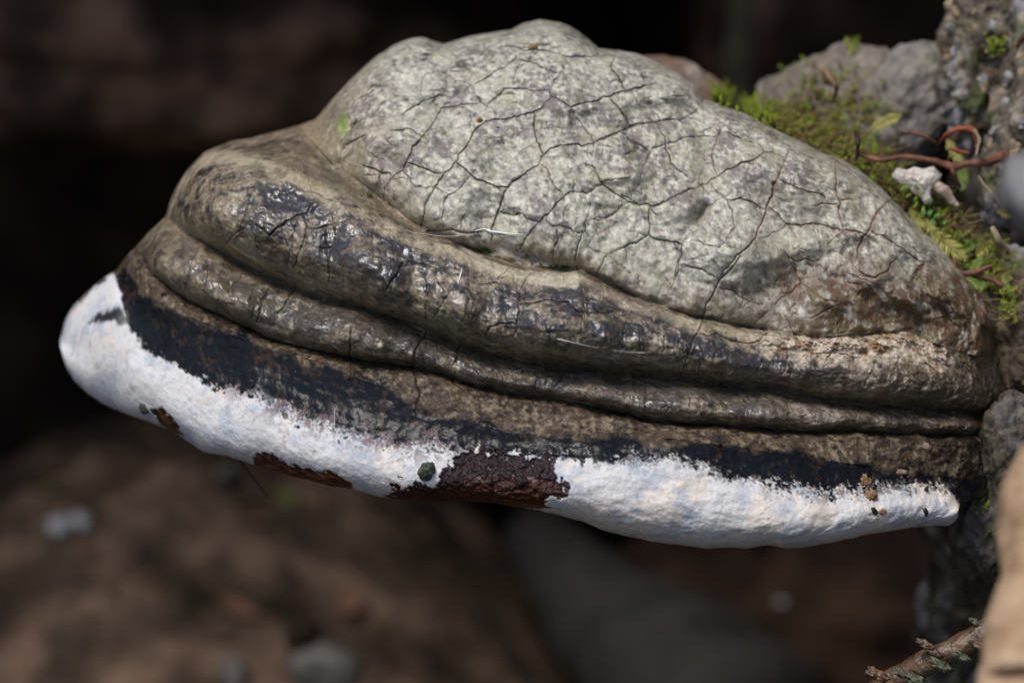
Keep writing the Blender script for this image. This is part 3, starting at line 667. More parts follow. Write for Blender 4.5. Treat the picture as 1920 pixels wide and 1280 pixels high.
#END_FUNGUS
# ------------------------------------------------------------------ hollow behind: floor, bank, added overhang out of view
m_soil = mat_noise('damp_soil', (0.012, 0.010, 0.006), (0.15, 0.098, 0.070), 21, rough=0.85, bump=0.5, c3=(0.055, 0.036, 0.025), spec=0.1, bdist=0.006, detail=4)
m_shade_dark = mat_noise('shade_dark_earth', (0.006, 0.004, 0.003), (0.045, 0.026, 0.017), 14, rough=0.95, bump=0.5, c3=(0.022, 0.013, 0.009), bdist=0.01, spec=0.08)  # near-black earth: shade of the hollow is put into the colour
m_brownrock = mat_noise('brown_rock', (0.012, 0.008, 0.005), (0.34, 0.19, 0.12), 14, rough=0.7, bump=0.6, c3=(0.075, 0.042, 0.027), bdist=0.008, spec=0.1)
m_greyroot = mat_noise('grey_root_bark', (0.009, 0.008, 0.007), (0.030, 0.025, 0.023), 22, rough=0.75, bump=0.4, c3=(0.024, 0.022, 0.021), bdist=0.003, spec=0.15)
m_stone = mat_noise('pale_stone', (0.16, 0.16, 0.165), (0.38, 0.38, 0.40), 60, rough=0.5)
m_duskstone = mat_noise('dull_stone', (0.035, 0.03, 0.026), (0.12, 0.105, 0.09), 40, rough=0.6)

def grid_sheet(name, x0, x1, y0, y1, nx, ny, fz, mat):
    gx, gy = np.meshgrid(np.linspace(x0, x1, nx), np.linspace(y0, y1, ny))
    gz = fz(gx, gy); V = np.stack([gx, gy, gz], -1).reshape(-1, 3)
    i = np.arange(nx * ny).reshape(ny, nx)
    F = np.stack([i[:-1, :-1], i[:-1, 1:], i[1:, 1:], i[1:, :-1]], -1).reshape(-1, 4)
    return mesh_np(name, V, F, mat, origin=(0, 0, 0))
def floor_z(gx, gy):
    p = np.stack([gx, gy, gx * 0], -1)
    return -0.24 + 0.03 * fbm(p, 0.35, 4, .5, 41) + 0.006 * fbm(p, 0.06, 3, .5, 42)
def mound_z(gx, gy):
    p = np.stack([gx, gy, gx * 0], -1)
    r = np.sqrt(((gx + 0.17) / 0.30) ** 2 + ((gy - 0.56) / 0.42) ** 2)
    return -0.285 + 0.265 * np.clip(1 - r ** 2.2, 0, 1) + (0.016 * fbm(p, 0.10, 4, .55, 43) + 0.012 * fbm(p, 0.035, 3, .5, 46)) * np.clip(1.05 - r, 0, 1)
tag(grid_sheet('forest_floor', -3, 3, -3, 1.6, 200, 160, floor_z, m_shade_dark), 'forest floor below the fungus, shade of the hollow put into its dark colour', 'ground', kind='structure')
tag(grid_sheet('soil_mound', -0.47, 0.13, 0.14, 0.98, 200, 240, mound_z, m_soil), 'brown soil mound rising in the hollow, out of focus', 'ground', kind='structure')
def bank():
    # earth bank: back wall, then an added unseen roof to block sky light
    nx, ns = 120, 90
    gx = np.linspace(-2.2, 2.2, nx); s = np.linspace(0, 1, ns)
    yy = np.interp(s, [0, .25, .5, .7, .85, 1], [1.02, 1.02, 1.0, 0.80, 0.50, 0.30])
    zz = np.interp(s, [0, .25, .5, .7, .85, 1], [-0.35, 0.0, 0.33, 0.50, 0.53, 0.60])
    GX, YY = np.meshgrid(gx, yy); _, ZZ = np.meshgrid(gx, zz)
    p = np.stack([GX, YY, ZZ], -1)
    k = 0.075 * fbm(p, 0.30, 5, .55, 44)
    YY = YY - k - 0.25 * np.clip(np.abs(GX) - 0.5, 0, 2) ** 1.2; ZZ = ZZ + k * 0.4
    V = np.stack([GX, YY, ZZ], -1).reshape(-1, 3); i = np.arange(nx * ns).reshape(ns, nx)
    F = np.stack([i[:-1, :-1], i[:-1, 1:], i[1:, 1:], i[1:, :-1]], -1).reshape(-1, 4)
    o = mesh_np('earth_bank_shade_roof', V, F, m_shade_dark, origin=(0, 0.9, -0.1))
    tag(o, 'dark earth bank with an added unseen roof shading the hollow', 'bank', kind='structure')
bank()
t = blob('boulder', W(200, 40, 1.38), (0.20, 0.12, 0.065), m_brownrock, sub=5, amp=0.35, scale=0.7, seed=1.5, rot=(0, 0.12, 0.1))
tag(t, 'dim reddish brown boulder jutting from the dark bank', 'rock')
t = blob('boulder', W(1560, 30, 1.50), (0.085, 0.06, 0.10), m_brownrock, sub=5, amp=0.3, scale=0.8, seed=2.5, rot=(0, 0.3, 0))
tag(t, 'small brown rock in the bank beside the thin pale stem', 'rock')
t = blob('boulder', W(1600, 1200, 1.30), (0.12, 0.10, 0.085), m_shade_dark, sub=5, amp=0.3, scale=0.7, seed=3.5, rot=(0, 0.25, 0))
tag(t, 'dim brown rock in the dark below the white rim end', 'rock')
m_stem = mat_noise('pale_stem', (0.07, 0.055, 0.03), (0.22, 0.18, 0.10), 40, rough=0.8)
t = tube('dead_sapling', [W(1400, -60, 1.32), W(1388, 60, 1.31), W(1385, 130, 1.30), W(1392, 230, 1.28), W(1400, 420, 1.26), W(1405, 980, 1.20)], [0.006, 0.0075, 0.008, 0.006, 0.006, 0.006], m_stem, jitter=0.2)
tag(t, 'thin pale upright dead stem behind the fungus', 'stem')
t = tube('grey_root', [W(1000, 1000, 1.28), W(1090, 1110, 1.22), W(1180, 1200, 1.17), W(1290, 1300, 1.12), W(1390, 1400, 1.08)], [0.016, 0.026, 0.034, 0.042, 0.048], m_greyroot, seg=18, jitter=0.22, seed=3)
tag(t, 'smooth grey root slanting across the floor under the fungus', 'root')
def stone(px, py, d, r, mat, seed, label, nm='pebble', group=None):
    o = blob(nm, W(px, py, d), (r * 1.2, r, r * 0.8), mat, sub=3, amp=0.25, scale=0.9, seed=seed, rot=(0.3 * seed, 0, seed))
    return tag(o, label, 'stone', group)
stone(112, 985, 1.21, 0.0052, m_stone, 1, 'white pebble, one of two touching at the shadowed edge of the soil mound', group='white pebbles on the mound')
stone(152, 978, 1.21, 0.0052, m_stone, 2, 'white pebble, one of two touching at the shadowed edge of the soil mound', group='white pebbles on the mound')
stone(1465, 1130, 1.20, 0.0024, m_stone, 3, 'tiny bright white pebble in the dark beside the grey root')
stone(425, 890, 1.25, 0.006, m_duskstone, 4, 'dull grey pebble just below the brown hanging needle')
stone(440, 1265, 1.08, 0.008, m_duskstone, 5, 'grey pebble at the foot of the soil mound')
stone(610, 1255, 1.05, 0.013, m_duskstone, 6, 'larger dark grey stone at the foot of the soil mound')
stone(570, 1190, 1.05, 0.007, m_shade_dark, 7, 'black pebble beside the larger dark stone')
m_litter = [mat_noise('litter_%s' % n, a, b_, 60, rough=0.8) for n, a, b_ in [('tan', (0.09, 0.062, 0.036), (0.20, 0.14, 0.085)), ('rust', (0.06, 0.028, 0.016), (0.15, 0.075, 0.045)), ('olive', (0.045, 0.045, 0.014), (0.11, 0.10, 0.035))]]
# fallen leaves and crumbs on the blurred mound
def leaf(px, py, L, mi, seed):
    r = random.Random(seed)
    d = 0.9
    for _ in range(60):                                     # walk along the ray to the soil
        q = W(px, py, d); z = mound_z(np.array([q[0]]), np.array([q[1]]))[0]
        if q[2] <= z + 0.002: break
        d += 0.012
    n = 7; V = []; a = r.uniform(0, 6.28)
    for i in range(n):
        s = i / (n - 1); wv = L * 0.32 * math.sin(math.pi * min(1, s * 0.95 + 0.04)) ** 0.8
        for k in (-1, -.5, 0, .5, 1):
            x = (s - .5) * L; y = k * wv; z = 0.12 * L * math.sin(3 * s + seed) + 0.25 * abs(k) * wv
            V.append((q[0] + x * math.cos(a) - y * math.sin(a), q[1] + x * math.sin(a) + y * math.cos(a), q[2] + z + 0.003))
    F = [(i * 5 + k, (i + 1) * 5 + k, (i + 1) * 5 + k + 1, i * 5 + k + 1) for i in range(n - 1) for k in range(4)]
    o = mesh_np('dead_leaf', np.array(V), np.array(F), m_litter[mi])
    return tag(o, 'small curled dead leaf lying on the blurred soil mound', 'leaf', 'fallen leaves on the mound')
for i in range(9):
    leaf(random.uniform(60, 760), random.uniform(900, 1230), random.uniform(0.012, 0.024), random.choice([1, 1, 2]), i)

# ------------------------------------------------------------------ the tree at the right that carries the fungus
m_bark = mat_attr('grey_bark', bump=0.7, bump_scale=420, mott=0.45, mott_scale=260, spec=0.35, bdist=0.0012)
TC = np.array([0.345, 0.125]); TR = 0.205
def trunk_surface(th, z):
    p = np.stack([np.cos(th) * TR, np.sin(th) * TR, z], -1) * 1000
    n = 14 * fbm(p, 70, 3, .5, 51) + 6 * (np.abs(fbm(p * np.array([1, 1, .45]), 24, 3, .55, 52)) * 2 - .5) + 1.6 * fbm(p, 5, 3, .6, 53)
    return TR + n * 0.001, n, p
def col_bark(p, n):
    a = fbm(p, 22, 4, .6, 54); b2 = fbm(p, 6, 4, .6, 55); c3 = fbm(p, 2.2, 3, .6, 56)
    c = np.zeros(p.shape, np.float32) + np.array([0.12, 0.098, 0.075], np.float32)
    c = mixc(c, (0.30, 0.29, 0.30), sstep(-0.05, 0.4, a * .9 + b2 * .4))
    c = mixc(c, (0.36, 0.28, 0.18), 0.8 * sstep(0.1, 0.45, b2 * .7 + c3 * .5 - a * .3))
    c = mixc(c, (0.03, 0.023, 0.016), 0.7 * sstep(0.18, 0.5, -b2 * .5 + c3 * .6 - .1 * a))
    c = mixc(c, (0.10, 0.13, 0.02), 0.6 * sstep(0.25, 0.5, fbm(p, 13, 3, .5, 57)))
    return np.concatenate([c, np.full(p.shape[:-1] + (1,), 0.7, np.float32)], -1)
tree = empty('tree_base', (TC[0], TC[1], -0.14))
tag(tree, 'rough grey-brown tree base carrying the fungus and moss', 'tree')
th = np.linspace(math.radians(150), math.radians(275), 420); zz = np.linspace(-0.2, 0.62, 640)
TH, ZZ = np.meshgrid(th, zz)
RR, nn, pp = trunk_surface(TH, ZZ)
flare = 0.05 * np.clip((0.10 - ZZ) / 0.3, 0, 1) ** 1.5
VT = np.stack([TC[0] + np.cos(TH) * (RR + flare), TC[1] + np.sin(TH) * (RR + flare), ZZ], -1)
i_ = np.arange(TH.size).reshape(TH.shape)
FT = np.stack([i_[:-1, :-1], i_[:-1, 1:], i_[1:, 1:], i_[1:, :-1]], -1).reshape(-1, 4)
cb = col_bark(pp.astype(np.float32), nn)
lowz = sstep(0.27, 0.20, ZZ + 0.02 * fbm(pp, 30, 3, .5, 58))   # darker crumbly bark below the bracket
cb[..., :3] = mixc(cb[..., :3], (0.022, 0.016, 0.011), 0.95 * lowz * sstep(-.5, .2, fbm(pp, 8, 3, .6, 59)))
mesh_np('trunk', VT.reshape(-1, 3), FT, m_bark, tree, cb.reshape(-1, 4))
# closing back of the trunk (coarse)
th2 = np.linspace(math.radians(275), math.radians(510), 40); z2 = np.linspace(-0.2, 0.62, 30)
TH2, Z2 = np.meshgrid(th2, z2); V2 = np.stack([TC[0] + np.cos(TH2) * TR, TC[1] + np.sin(TH2) * TR, Z2], -1).reshape(-1, 3)
i2 = np.arange(TH2.size).reshape(TH2.shape)
mesh_np('trunk_rear', V2, np.stack([i2[:-1, :-1], i2[:-1, 1:], i2[1:, 1:], i2[1:, :-1]], -1).reshape(-1, 4), m_greyroot, tree)

def lump(name, px, py, dmm, rx, ry, rz, rot=(0, 0, 0), amp=0.18, sub=6, seed=0, parent=tree, tint=None, scale=0.5, sc=1.0):
    d = FDIST + dmm * 0.001; s = KX * d
    V, F = blob_v(W(px, py, d), (rx * s, rz * s, ry * s), rot, sub, amp, scale, 5, seed)
    p = (V * 1000 * sc).astype(np.float32)
    V = V + (V - W(px, py, d)) * (0.03 * fbm(p, 6, 3, .6, seed + .3))[:, None]
    cc = col_bark(p + seed * 31, None)
    if tint is not None: cc[..., :3] = mixc(cc[..., :3], tint, 0.65 + 0 * cc[..., 0])
    return mesh_np(name, V, F, m_bark, parent, cc)
lump('root_burl', 1590, 255, 112, 185, 168, 160, seed=1, tint=(0.20, 0.165, 0.14), rot=(0, -0.25, 0))
lump('root_burl', 1695, 205, 100, 95, 135, 110, seed=2, tint=(0.23, 0.205, 0.185), rot=(0, 0.5, 0))
lump('root_burl', 1880, 640, 62, 110, 190, 110, seed=3)
lump('bark_knob', 1822, 150, 84, 66, 130, 60, seed=4, amp=0.4)
lump('bark_knob', 1870, 60, 80, 100, 110, 70, seed=5, amp=0.35)
lump('bark_knob', 1895, 330, 66, 60, 110, 60, seed=6, amp=0.35)
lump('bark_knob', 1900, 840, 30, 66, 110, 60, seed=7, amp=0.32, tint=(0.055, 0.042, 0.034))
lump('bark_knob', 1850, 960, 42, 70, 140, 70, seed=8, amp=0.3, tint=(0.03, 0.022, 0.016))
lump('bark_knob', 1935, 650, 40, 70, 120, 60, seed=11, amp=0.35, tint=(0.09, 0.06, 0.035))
lump('bark_knob', 1240, 230, 120, 130, 120, 90, seed=9, tint=(0.20, 0.12, 0.08), amp=0.12)
# crumbly flakes on the upper bark
m_flake = [mat_noise('bark_flake_%s' % n, a, b_, 500, rough=0.85, bdist=0.0006) for n, a, b_ in [('tan', (0.16, 0.11, 0.06), (0.48, 0.36, 0.22)), ('grey', (0.12, 0.11, 0.10), (0.42, 0.40, 0.38)), ('brown', (0.03, 0.02, 0.013), (0.12, 0.075, 0.045))]]
dg = bpy.context.evaluated_depsgraph_get()
def ray(px, py, dmax=3.0):
    bpy.context.view_layer.update()
    o = Vector(CAM); d = Vector(W(px, py, 1.0) - CAM).normalized()
    ok, loc, nor, _, ob, _ = scene.ray_cast(bpy.context.evaluated_depsgraph_get(), o, d, distance=dmax)
    return (np.array(loc), np.array(nor), ob) if ok else None
def rays(lst):
    bpy.context.view_layer.update(); dgr = bpy.context.evaluated_depsgraph_get(); out = []
    for px, py in lst:
        d = Vector(W(px, py, 1.0) - CAM).normalized()
        ok, loc, nor, _, ob, _ = scene.ray_cast(dgr, Vector(CAM), d, distance=3.0)
        out.append((np.array(loc), np.array(nor), ob.name if ob else '') if ok else None)
    return out
fl = [(random.uniform(1770, 1920), random.uniform(0, 330)) for _ in range(40)] + [(random.gauss(1790, 12), random.uniform(20, 250)) for _ in range(10)]
for k, h in enumerate(rays(fl)):
    if h is None: continue
    r = pxm(random.uniform(4, 12))
    blob('bark_flake', h[0], (r * random.uniform(.7, 1.5), r * .45, r * random.uniform(.8, 2.0)), m_flake[random.choice([0, 1, 1, 2, 2])], tree, sub=3, amp=0.75, scale=.6, seed=k, rot=(random.uniform(-.5, .5), random.uniform(-.6, .6), random.uniform(-.6, .6)))

# ------------------------------------------------------------------ out-of-focus bark in front, at the right edge
m_tan = mat_noise('tan_wood', (0.17, 0.095, 0.045), (0.52, 0.36, 0.23), 90, rough=0.8, c3=(0.38, 0.25, 0.145), bdist=0.003)
m_greyfg = mat_noise('grey_wood', (0.05, 0.045, 0.043), (0.32, 0.31, 0.31), 110, rough=0.6)
t = tube('bare_root', [W(2700, 640, 0.60), W(2300, 720, 0.575), W(2080, 800, 0.555), W(1985, 890, 0.548), W(1955, 980, 0.545), W(1962, 1080, 0.54), W(1945, 1180, 0.535), W(1948, 1290, 0.53), W(1945, 1420, 0.53), W(1960, 2600, 0.60), W(1960, 4200, 0.70)], [0.012, 0.0105, 0.0098, 0.0095, 0.0095, 0.0095, 0.0118, 0.0112, 0.0115, 0.015, 0.02], m_tan, seg=22, jitter=0.2, seed=4)
tag(t, 'bare tan root standing close in front, out of focus', 'root')
t = tube('grey_branch', [W(3300, 240, 0.50), W(2600, 330, 0.505), W(2200, 372, 0.51), W(2040, 374, 0.51), W(1950, 368, 0.51), W(1905, 368, 0.51), W(1884, 370, 0.51), W(1874, 371, 0.51)], [0.014, 0.0125, 0.011, 0.0102, 0.0094, 0.008, 0.0052, 0.002], m_greyfg, seg=24, jitter=0.3, seed=6)
tag(t, 'grey branch end close in front beside the moss, out of focus', 'branch')

# ------------------------------------------------------------------ mossy wet twig, lower right
m_twig = mat_noise('wet_twig', (0.045, 0.024, 0.013), (0.26, 0.16, 0.095), 170, rough=0.35, bump=0.8, c3=(0.13, 0.075, 0.042), bdist=0.0015, spec=0.7)
m_mossy = mat_noise('mossy_crust', (0.02, 0.022, 0.010), (0.20, 0.20, 0.12), 240, rough=0.4, bump=0.9, bdist=0.0015, spec=0.7)
tw = empty('twig', W(1880, 1175, 0.66)); tag(tw, 'wet brown twig with mossy crust beside the bare tan root', 'twig')
tube('stem', [W(1930, 1150, 0.66), W(1845, 1188, 0.66), W(1780, 1218, 0.66), W(1720, 1250, 0.665), W(1660, 1285, 0.67), W(1600, 1330, 0.675)], [0.0036, 0.0035, 0.003, 0.0033, 0.0032, 0.0034], m_twig, tw, seg=12, jitter=0.35, seed=5)
for k, (x, y, r) in enumerate([(1735, 1208, 10), (1765, 1246, 12), (1800, 1228, 11), (1835, 1208, 13), (1720, 1275, 14), (1690, 1262, 9), (1645, 1265, 13), (1830, 1166, 7), (1670, 1292, 10), (1755, 1225, 8)]):
    s = pxm(r)
    blob('crust_knob', W(x, y, 0.658), (s * 1.9, s * .8, s * .75), m_mossy if k % 3 else m_twig, tw, sub=4, amp=0.7, scale=.5, seed=k, rot=(0, 0.5, 0))
# ------------------------------------------------------------------ moss ledge between dome and bark
m_ledge = mat_noise('mossy_humus', (0.018, 0.014, 0.008), (0.12, 0.095, 0.035), 300, rough=0.9, bump=0.9, c3=(0.06, 0.045, 0.02), bdist=0.002)
LP = [(1330, 240, 66, 26), (1430, 255, 68, 40), (1540, 290, 66, 52), (1640, 345, 62, 58), (1730, 410, 58, 60), (1810, 480, 58, 62), (1880, 560, 60, 62), (1930, 640, 62, 50)]
tube('humus_ledge', [W(x, y, dep(d)) for x, y, d, r in LP], [pxm(r, dep(d)) for x, y, d, r in LP], m_ledge, tree, seg=28, jitter=0.35, seed=12)

m_moss = bpy.data.materials.new('moss_leaf'); m_moss.use_nodes = True
_n = m_moss.node_tree.nodes; _l = m_moss.node_tree.links
_p = _n['Principled BSDF']; _a = _n.new('ShaderNodeAttribute'); _a.attribute_name = 'Col'
_l.new(_a.outputs['Color'], _p.inputs['Base Color']); _p.inputs['Roughness'].default_value = 0.45; _p.inputs['Specular IOR Level'].default_value = 0.35
_t = _n.new('ShaderNodeBsdfTranslucent'); _m = _n.new('ShaderNodeMixShader'); _m.inputs[0].default_value = 0.3
_l.new(_a.outputs['Color'], _t.inputs['Color']); _l.new(_p.outputs[0], _m.inputs[1]); _l.new(_t.outputs[0], _m.inputs[2])
_l.new(_m.outputs[0], _n['Material Output'].inputs['Surface'])

def unit(v): return v / (np.linalg.norm(v) + 1e-12)
class Moss:
    def __init__(s): s.V = []; s.F = []; s.C = []
    def quad(s, a, b, c, d, col):
        i = len(s.V); s.V += [a, b, c, d]; s.F.append((i, i + 1, i + 2, i + 3)); s.C += [(*col, 1)] * 4
    def shoot(s, base, dr, L, leaf, n, col, flat=None, droop=0.5, r=random):
        """stem with pointed leaflets; flat = plane normal for a feather-like frond, else leaves spiral round the stem"""
        dr = unit(dr); side = unit(np.cross(dr, np.array([r.gauss(0, 1), r.gauss(0, 1), r.gauss(0, 1)])))
        bend = side * r.uniform(-.5, .5) + np.array([0, 0, -1]) * droop
        pts = [base + dr * L * t + bend * L * 0.45 * t * t for t in np.linspace(0, 1, n + 1)]
        sw = L * 0.014 + 2e-5
        for i in range(n):
            T = unit(pts[i + 1] - pts[i]); A = unit(np.cross(T, CAM - base))
            sc = tuple(q * 0.7 for q in col)
            s.quad(pts[i] - A * sw, pts[i] + A * sw, pts[i + 1] + A * sw, pts[i + 1] - A * sw, sc)
            ff = math.sin(math.pi * (0.12 + 0.86 * i / n)) ** 0.6
            for k in range(2 if flat is not None else 3):
                if flat is not None: B = unit(np.cross(T, flat)) * (1 if k else -1)
                else:
                    an = i * 2.4 + k * 2.09; S2 = unit(np.cross(T, side)); S3 = np.cross(T, S2); B = S2 * math.cos(an) + S3 * math.sin(an)
                ld = unit(B * 0.85 + T * r.uniform(.45, .9) + (flat * r.uniform(-.25, .25) if flat is not None else 0))
                ll = leaf * ff * r.uniform(.75, 1.2); wv = unit(np.cross(ld, T if flat is None else flat)) * ll * (0.17 if flat is None else 0.10)
                v = r.uniform(.75, 1.25); cc = (col[0] * v, col[1] * v, col[2] * v)
                m_ = pts[i] + ld * ll * 0.45
                s.quad(pts[i], m_ + wv, pts[i] + ld * ll - np.array([0, 0, ll * .15]), m_ - wv, cc)
    def build(s, name, parent=None):
        return mesh_np(name, np.array(s.V), np.array(s.F), m_moss, parent, np.array(s.C), smooth=False)

GREENS = [(0.44, 0.54, 0.060), (0.32, 0.40, 0.055), (0.48, 0.45, 0.12), (0.36, 0.30, 0.11), (0.27, 0.165, 0.085), (0.24, 0.34, 0.07)]
spots = []
for _ in range(1500):
    t = random.random() ** 0.9; x = 1340 + 560 * t
    edge_y = np.interp(x, [p[0] for p in T_PTS], [p[1] for p in T_PTS])
    y = edge_y - random.uniform(-6, 24 + 70 * min(1, t * 2.2)) * random.random() ** .6
    spots.append((x, y, t))
for _ in range(260): # patch climbing the burl
    t = random.random(); x = 1480 + 170 * t + random.gauss(0, 26); y = 235 - 120 * (1 - abs(t - .4)) * random.random(); spots.append((x, y, 0.3))
mo = Moss(); hits = rays([(a, b_) for a, b_, _ in spots])
for (x, y, t), h in zip(spots, hits):
    if h is None or h[0][1] > 0.25: continue
    if h[2].startswith(('dome', 'growth')) and random.random() < 0.75: continue
    if t < 0.18: cl = random.choice([0, 0, 0, 1, 2])
    elif t < 0.5: cl = random.choice([0, 1, 2, 3, 3, 4, 2])
    elif t < 0.75: cl = random.choice([2, 3, 4, 4, 5, 0])
    else: cl = random.choice([5, 5, 2, 3, 1, 4])
    big = 1.0 + 0.9 * max(0, t - .55)
    mo.shoot(h[0] - h[1] * 0.0006, h[1] * 0.5 + np.array([random.gauss(-.1, .5), -0.35 + random.gauss(0, .4), 0.75]), random.uniform(.0026, .0062) * big, random.uniform(.0006, .0010) * big, 11, GREENS[cl], droop=random.uniform(0, .5))
for h in rays([(random.uniform(1335, 1450), 0) for _ in range(0)] + [(x, np.interp(x, [p[0] for p in T_PTS], [p[1] for p in T_PTS]) - random.uniform(1, 14)) for x in [random.uniform(1338, 1450) for _ in range(110)]]):
    if h is None or h[0][1] > 0.25: continue
    mo.shoot(h[0], np.array([random.gauss(-.25, .35), random.gauss(-.1, .3), 1.0]), random.uniform(.003, .0075), random.uniform(.0008, .0012), 12, random.choice(GREENS[:2] + [(0.5, 0.62, 0.07)]), droop=random.uniform(0, .25))
lit = [(x, np.interp(x, [p[0] for p in T_PTS], [p[1] for p in T_PTS]) - random.uniform(4, 75)) for x in [random.uniform(1500, 1905) for _ in range(330)]]
for h in rays(lit):
    if h is None or h[0][1] > 0.25 or h[2].startswith(('dome', 'grey_b')): continue
    a_ = random.uniform(-.5, .6)
    mo.shoot(h[0] + h[1] * 0.001, np.array([math.cos(a_) * random.choice([-1, 1]), random.gauss(-.2, .2), math.sin(a_)]), random.uniform(.004, .010), random.uniform(.0003, .0007), 12, random.choice([(0.30, 0.17, 0.085), (0.22, 0.11, 0.06), (0.42, 0.33, 0.16), (0.36, 0.33, 0.12)]), droop=random.uniform(-.2, .4))
tag(mo.build('moss_cushion'), 'yellow-green moss cushion growing between the fungus dome and the bark', 'moss', kind='stuff')
# groove tufts
mo = Moss()
for cx, cy_, n, sp in [(905, 468, 26, 12), (1045, 499, 26, 16), (690, 368, 8, 6)]:
    for _ in range(n):
        p, n_ = surf(cx + random.gauss(0, sp), cy_ + random.gauss(0, 2.0)); mo.shoot(p, n_ + np.array([random.gauss(0, .5), 0, .4]), random.uniform(.0008, .0018), .0005, 6, random.choice([(0.05, 0.11, .012), (0.09, 0.17, .015)]))
tag(mo.build('moss_tufts'), 'tiny dark green moss tufts in the groove below the dome', 'moss', kind='stuff')
mo = Moss()
for cx, cy_, n, sp in [(1600, 85, 26, 9), (1870, 85, 40, 10), (1845, 952, 10, 7), (1480, 115, 26, 12)]:
    for h in rays([(cx + random.gauss(0, sp), cy_ + random.gauss(0, sp)) for _ in range(n)]):
        if h is None or h[0][1] > .3: continue
        mo.shoot(h[0], h[1] + np.array([0, -.2, .8]), random.uniform(.0015, .004), .0009, 7, random.choice(GREENS[:3]))
tag(mo.build('moss_tufts'), 'scattered small green moss tufts on the bark', 'moss', kind='stuff')
# larger feathery fronds, one object each
FR = [(1640, 235, 1618, 300, 5), (1775, 262, 1800, 300, 2), (1690, 215, 1640, 232, 2), (1800, 300, 1812, 345, 5), (1832, 455, 1800, 470, 5), (1840, 480, 1822, 505, 5), (1862, 450, 1830, 478, 2), (1895, 470, 1862, 462, 2), (1905, 500, 1868, 515, 3),
      (1850, 500, 1842, 545, 5), (1880, 520, 1896, 560, 5), (1740, 425, 1800, 480, 2), (1705, 395, 1745, 428, 2), (1800, 430, 1790, 465, 5), (1870, 395, 1905, 400, 2), (1815, 520, 1836, 536, 5)]
for k, ((x0, y0, x1, y1, cl), h) in enumerate(zip(FR, rays([q[:2] for q in FR]))):
    d0 = (np.dot(h[0] - CAM, FW) if h is not None else 0.70); d0 = min(max(d0, 0.688), 0.72) - 0.003
    a = W(x0, y0, d0); b2 = W(x1, y1, d0 - 0.004)
    m = Moss(); L = np.linalg.norm(b2 - a) * 1.15
    m.shoot(a, b2 - a, L, L * 0.20 + .0005, 20, GREENS[cl], flat=unit(CAM - a + np.array([random.gauss(0, .2), 0, random.gauss(0, .2)])), droop=0.05)
    tag(m.build('moss_frond'), 'feathery moss frond arching over the edge of the moss cushion', 'moss', 'feathery fronds at the moss edge')

# ------------------------------------------------------------------ rootlets, shell, liverwort
m_root = mat_noise('red_brown_rootlet', (0.07, 0.028, 0.014), (0.28, 0.12, 0.07), 300, rough=0.6, c3=(0.16, 0.065, 0.038), bdist=0.0006)
m_red = mat_noise('red_rootlet', (0.16, 0.035, 0.014), (0.34, 0.10, 0.05), 300, rough=0.5, bdist=0.0006)
m_pale = mat_noise('pale_fibre', (0.22, 0.16, 0.09), (0.42, 0.34, 0.22), 300, rough=0.7, bdist=0.0006)
def fib(pts, r, mat, label, dmm=44, name='rootlet', seg=8):
    return tag(tube(name, [W(x, y, dep(dmm + (q[0] if q else 0))) for x, y, *q in pts], [pxm(v) for v in r] if np.ndim(r) else pxm(r), mat, seg=seg, jitter=0.55, seed=len(label)), label, 'rootlet')
fib([(1608, 288, 4), (1650, 300), (1700, 294), (1750, 302), (1790, 312), (1815, 305), (1850, 304), (1885, 292, 6)], [3, 6, 5, 6, 8, 7, 9, 12], m_root, 'long red-brown rootlet lying across the moss above the white shell')
fib([(1785, 312), (1790, 330), (1800, 350, 3)], [6, 4.5, 3], m_root, 'short forked rootlet dropping beside the white shell', 43)
fib([(1762, 268, 8), (1778, 250), (1800, 242), (1822, 244), (1832, 262), (1830, 278)], [3, 5, 6, 7, 5, 3], m_red, 'curled red rootlet arching above the moss', 40)
fib([(1778, 278), (1800, 284), (1818, 288)], [3, 5, 2], m_red, 'short straight orange-red rootlet under the curled one', 39)
fib([(1826, 244), (1836, 262), (1830, 292)], [4, 4.5, 2.5], m_pale, 'pale peeling fibre hanging from the curled red rootlet', 38)
fib([(1692, 248, 8), (1720, 250), (1745, 262), (1760, 272, 6)], [2, 3.5, 3, 2], m_root, 'thin brown rootlet on the moss crest', 44)
fib([(1604, 246, 4), (1609, 272), (1606, 300, 4)], [4, 4.5, 3], mat_noise('dark_stub', (0.012, 0.006, 0.006), (0.05, 0.025, 0.02), 300, rough=.6), 'dark upright stub in the moss at the rootlet end', 42)
fib([(1790, 482), (1794, 508), (1820, 512), (1850, 502), (1860, 498)], [3, 5, 6, 5, 3], m_root, 'crooked brown rootlet at the lower end of the moss', 36)
fib([(1825, 515), (1860, 525), (1890, 542), (1905, 560, 8)], [4, 5, 5, 4], m_root, 'brown rootlet trailing from the moss onto the bark', 37)
fib([(1860, 425), (1872, 450), (1895, 478, 5)], [5, 7, 5], m_pale, 'pale dry splinter stuck upright in the moss', 42)
fib([(1835, 330), (1848, 350), (1860, 362)], [2.5, 3, 2], m_pale, 'thin pale splinter lying on the moss', 42)
fib([(1562, 190, 14), (1568, 165), (1552, 140), (1545, 128, 4)], [3, 5, 6, 3], mat_noise('tan_scale', (0.14, 0.08, 0.05), (0.3, 0.19, 0.12), 200), 'dry tan leaf scale standing in the moss on the burl', 58)
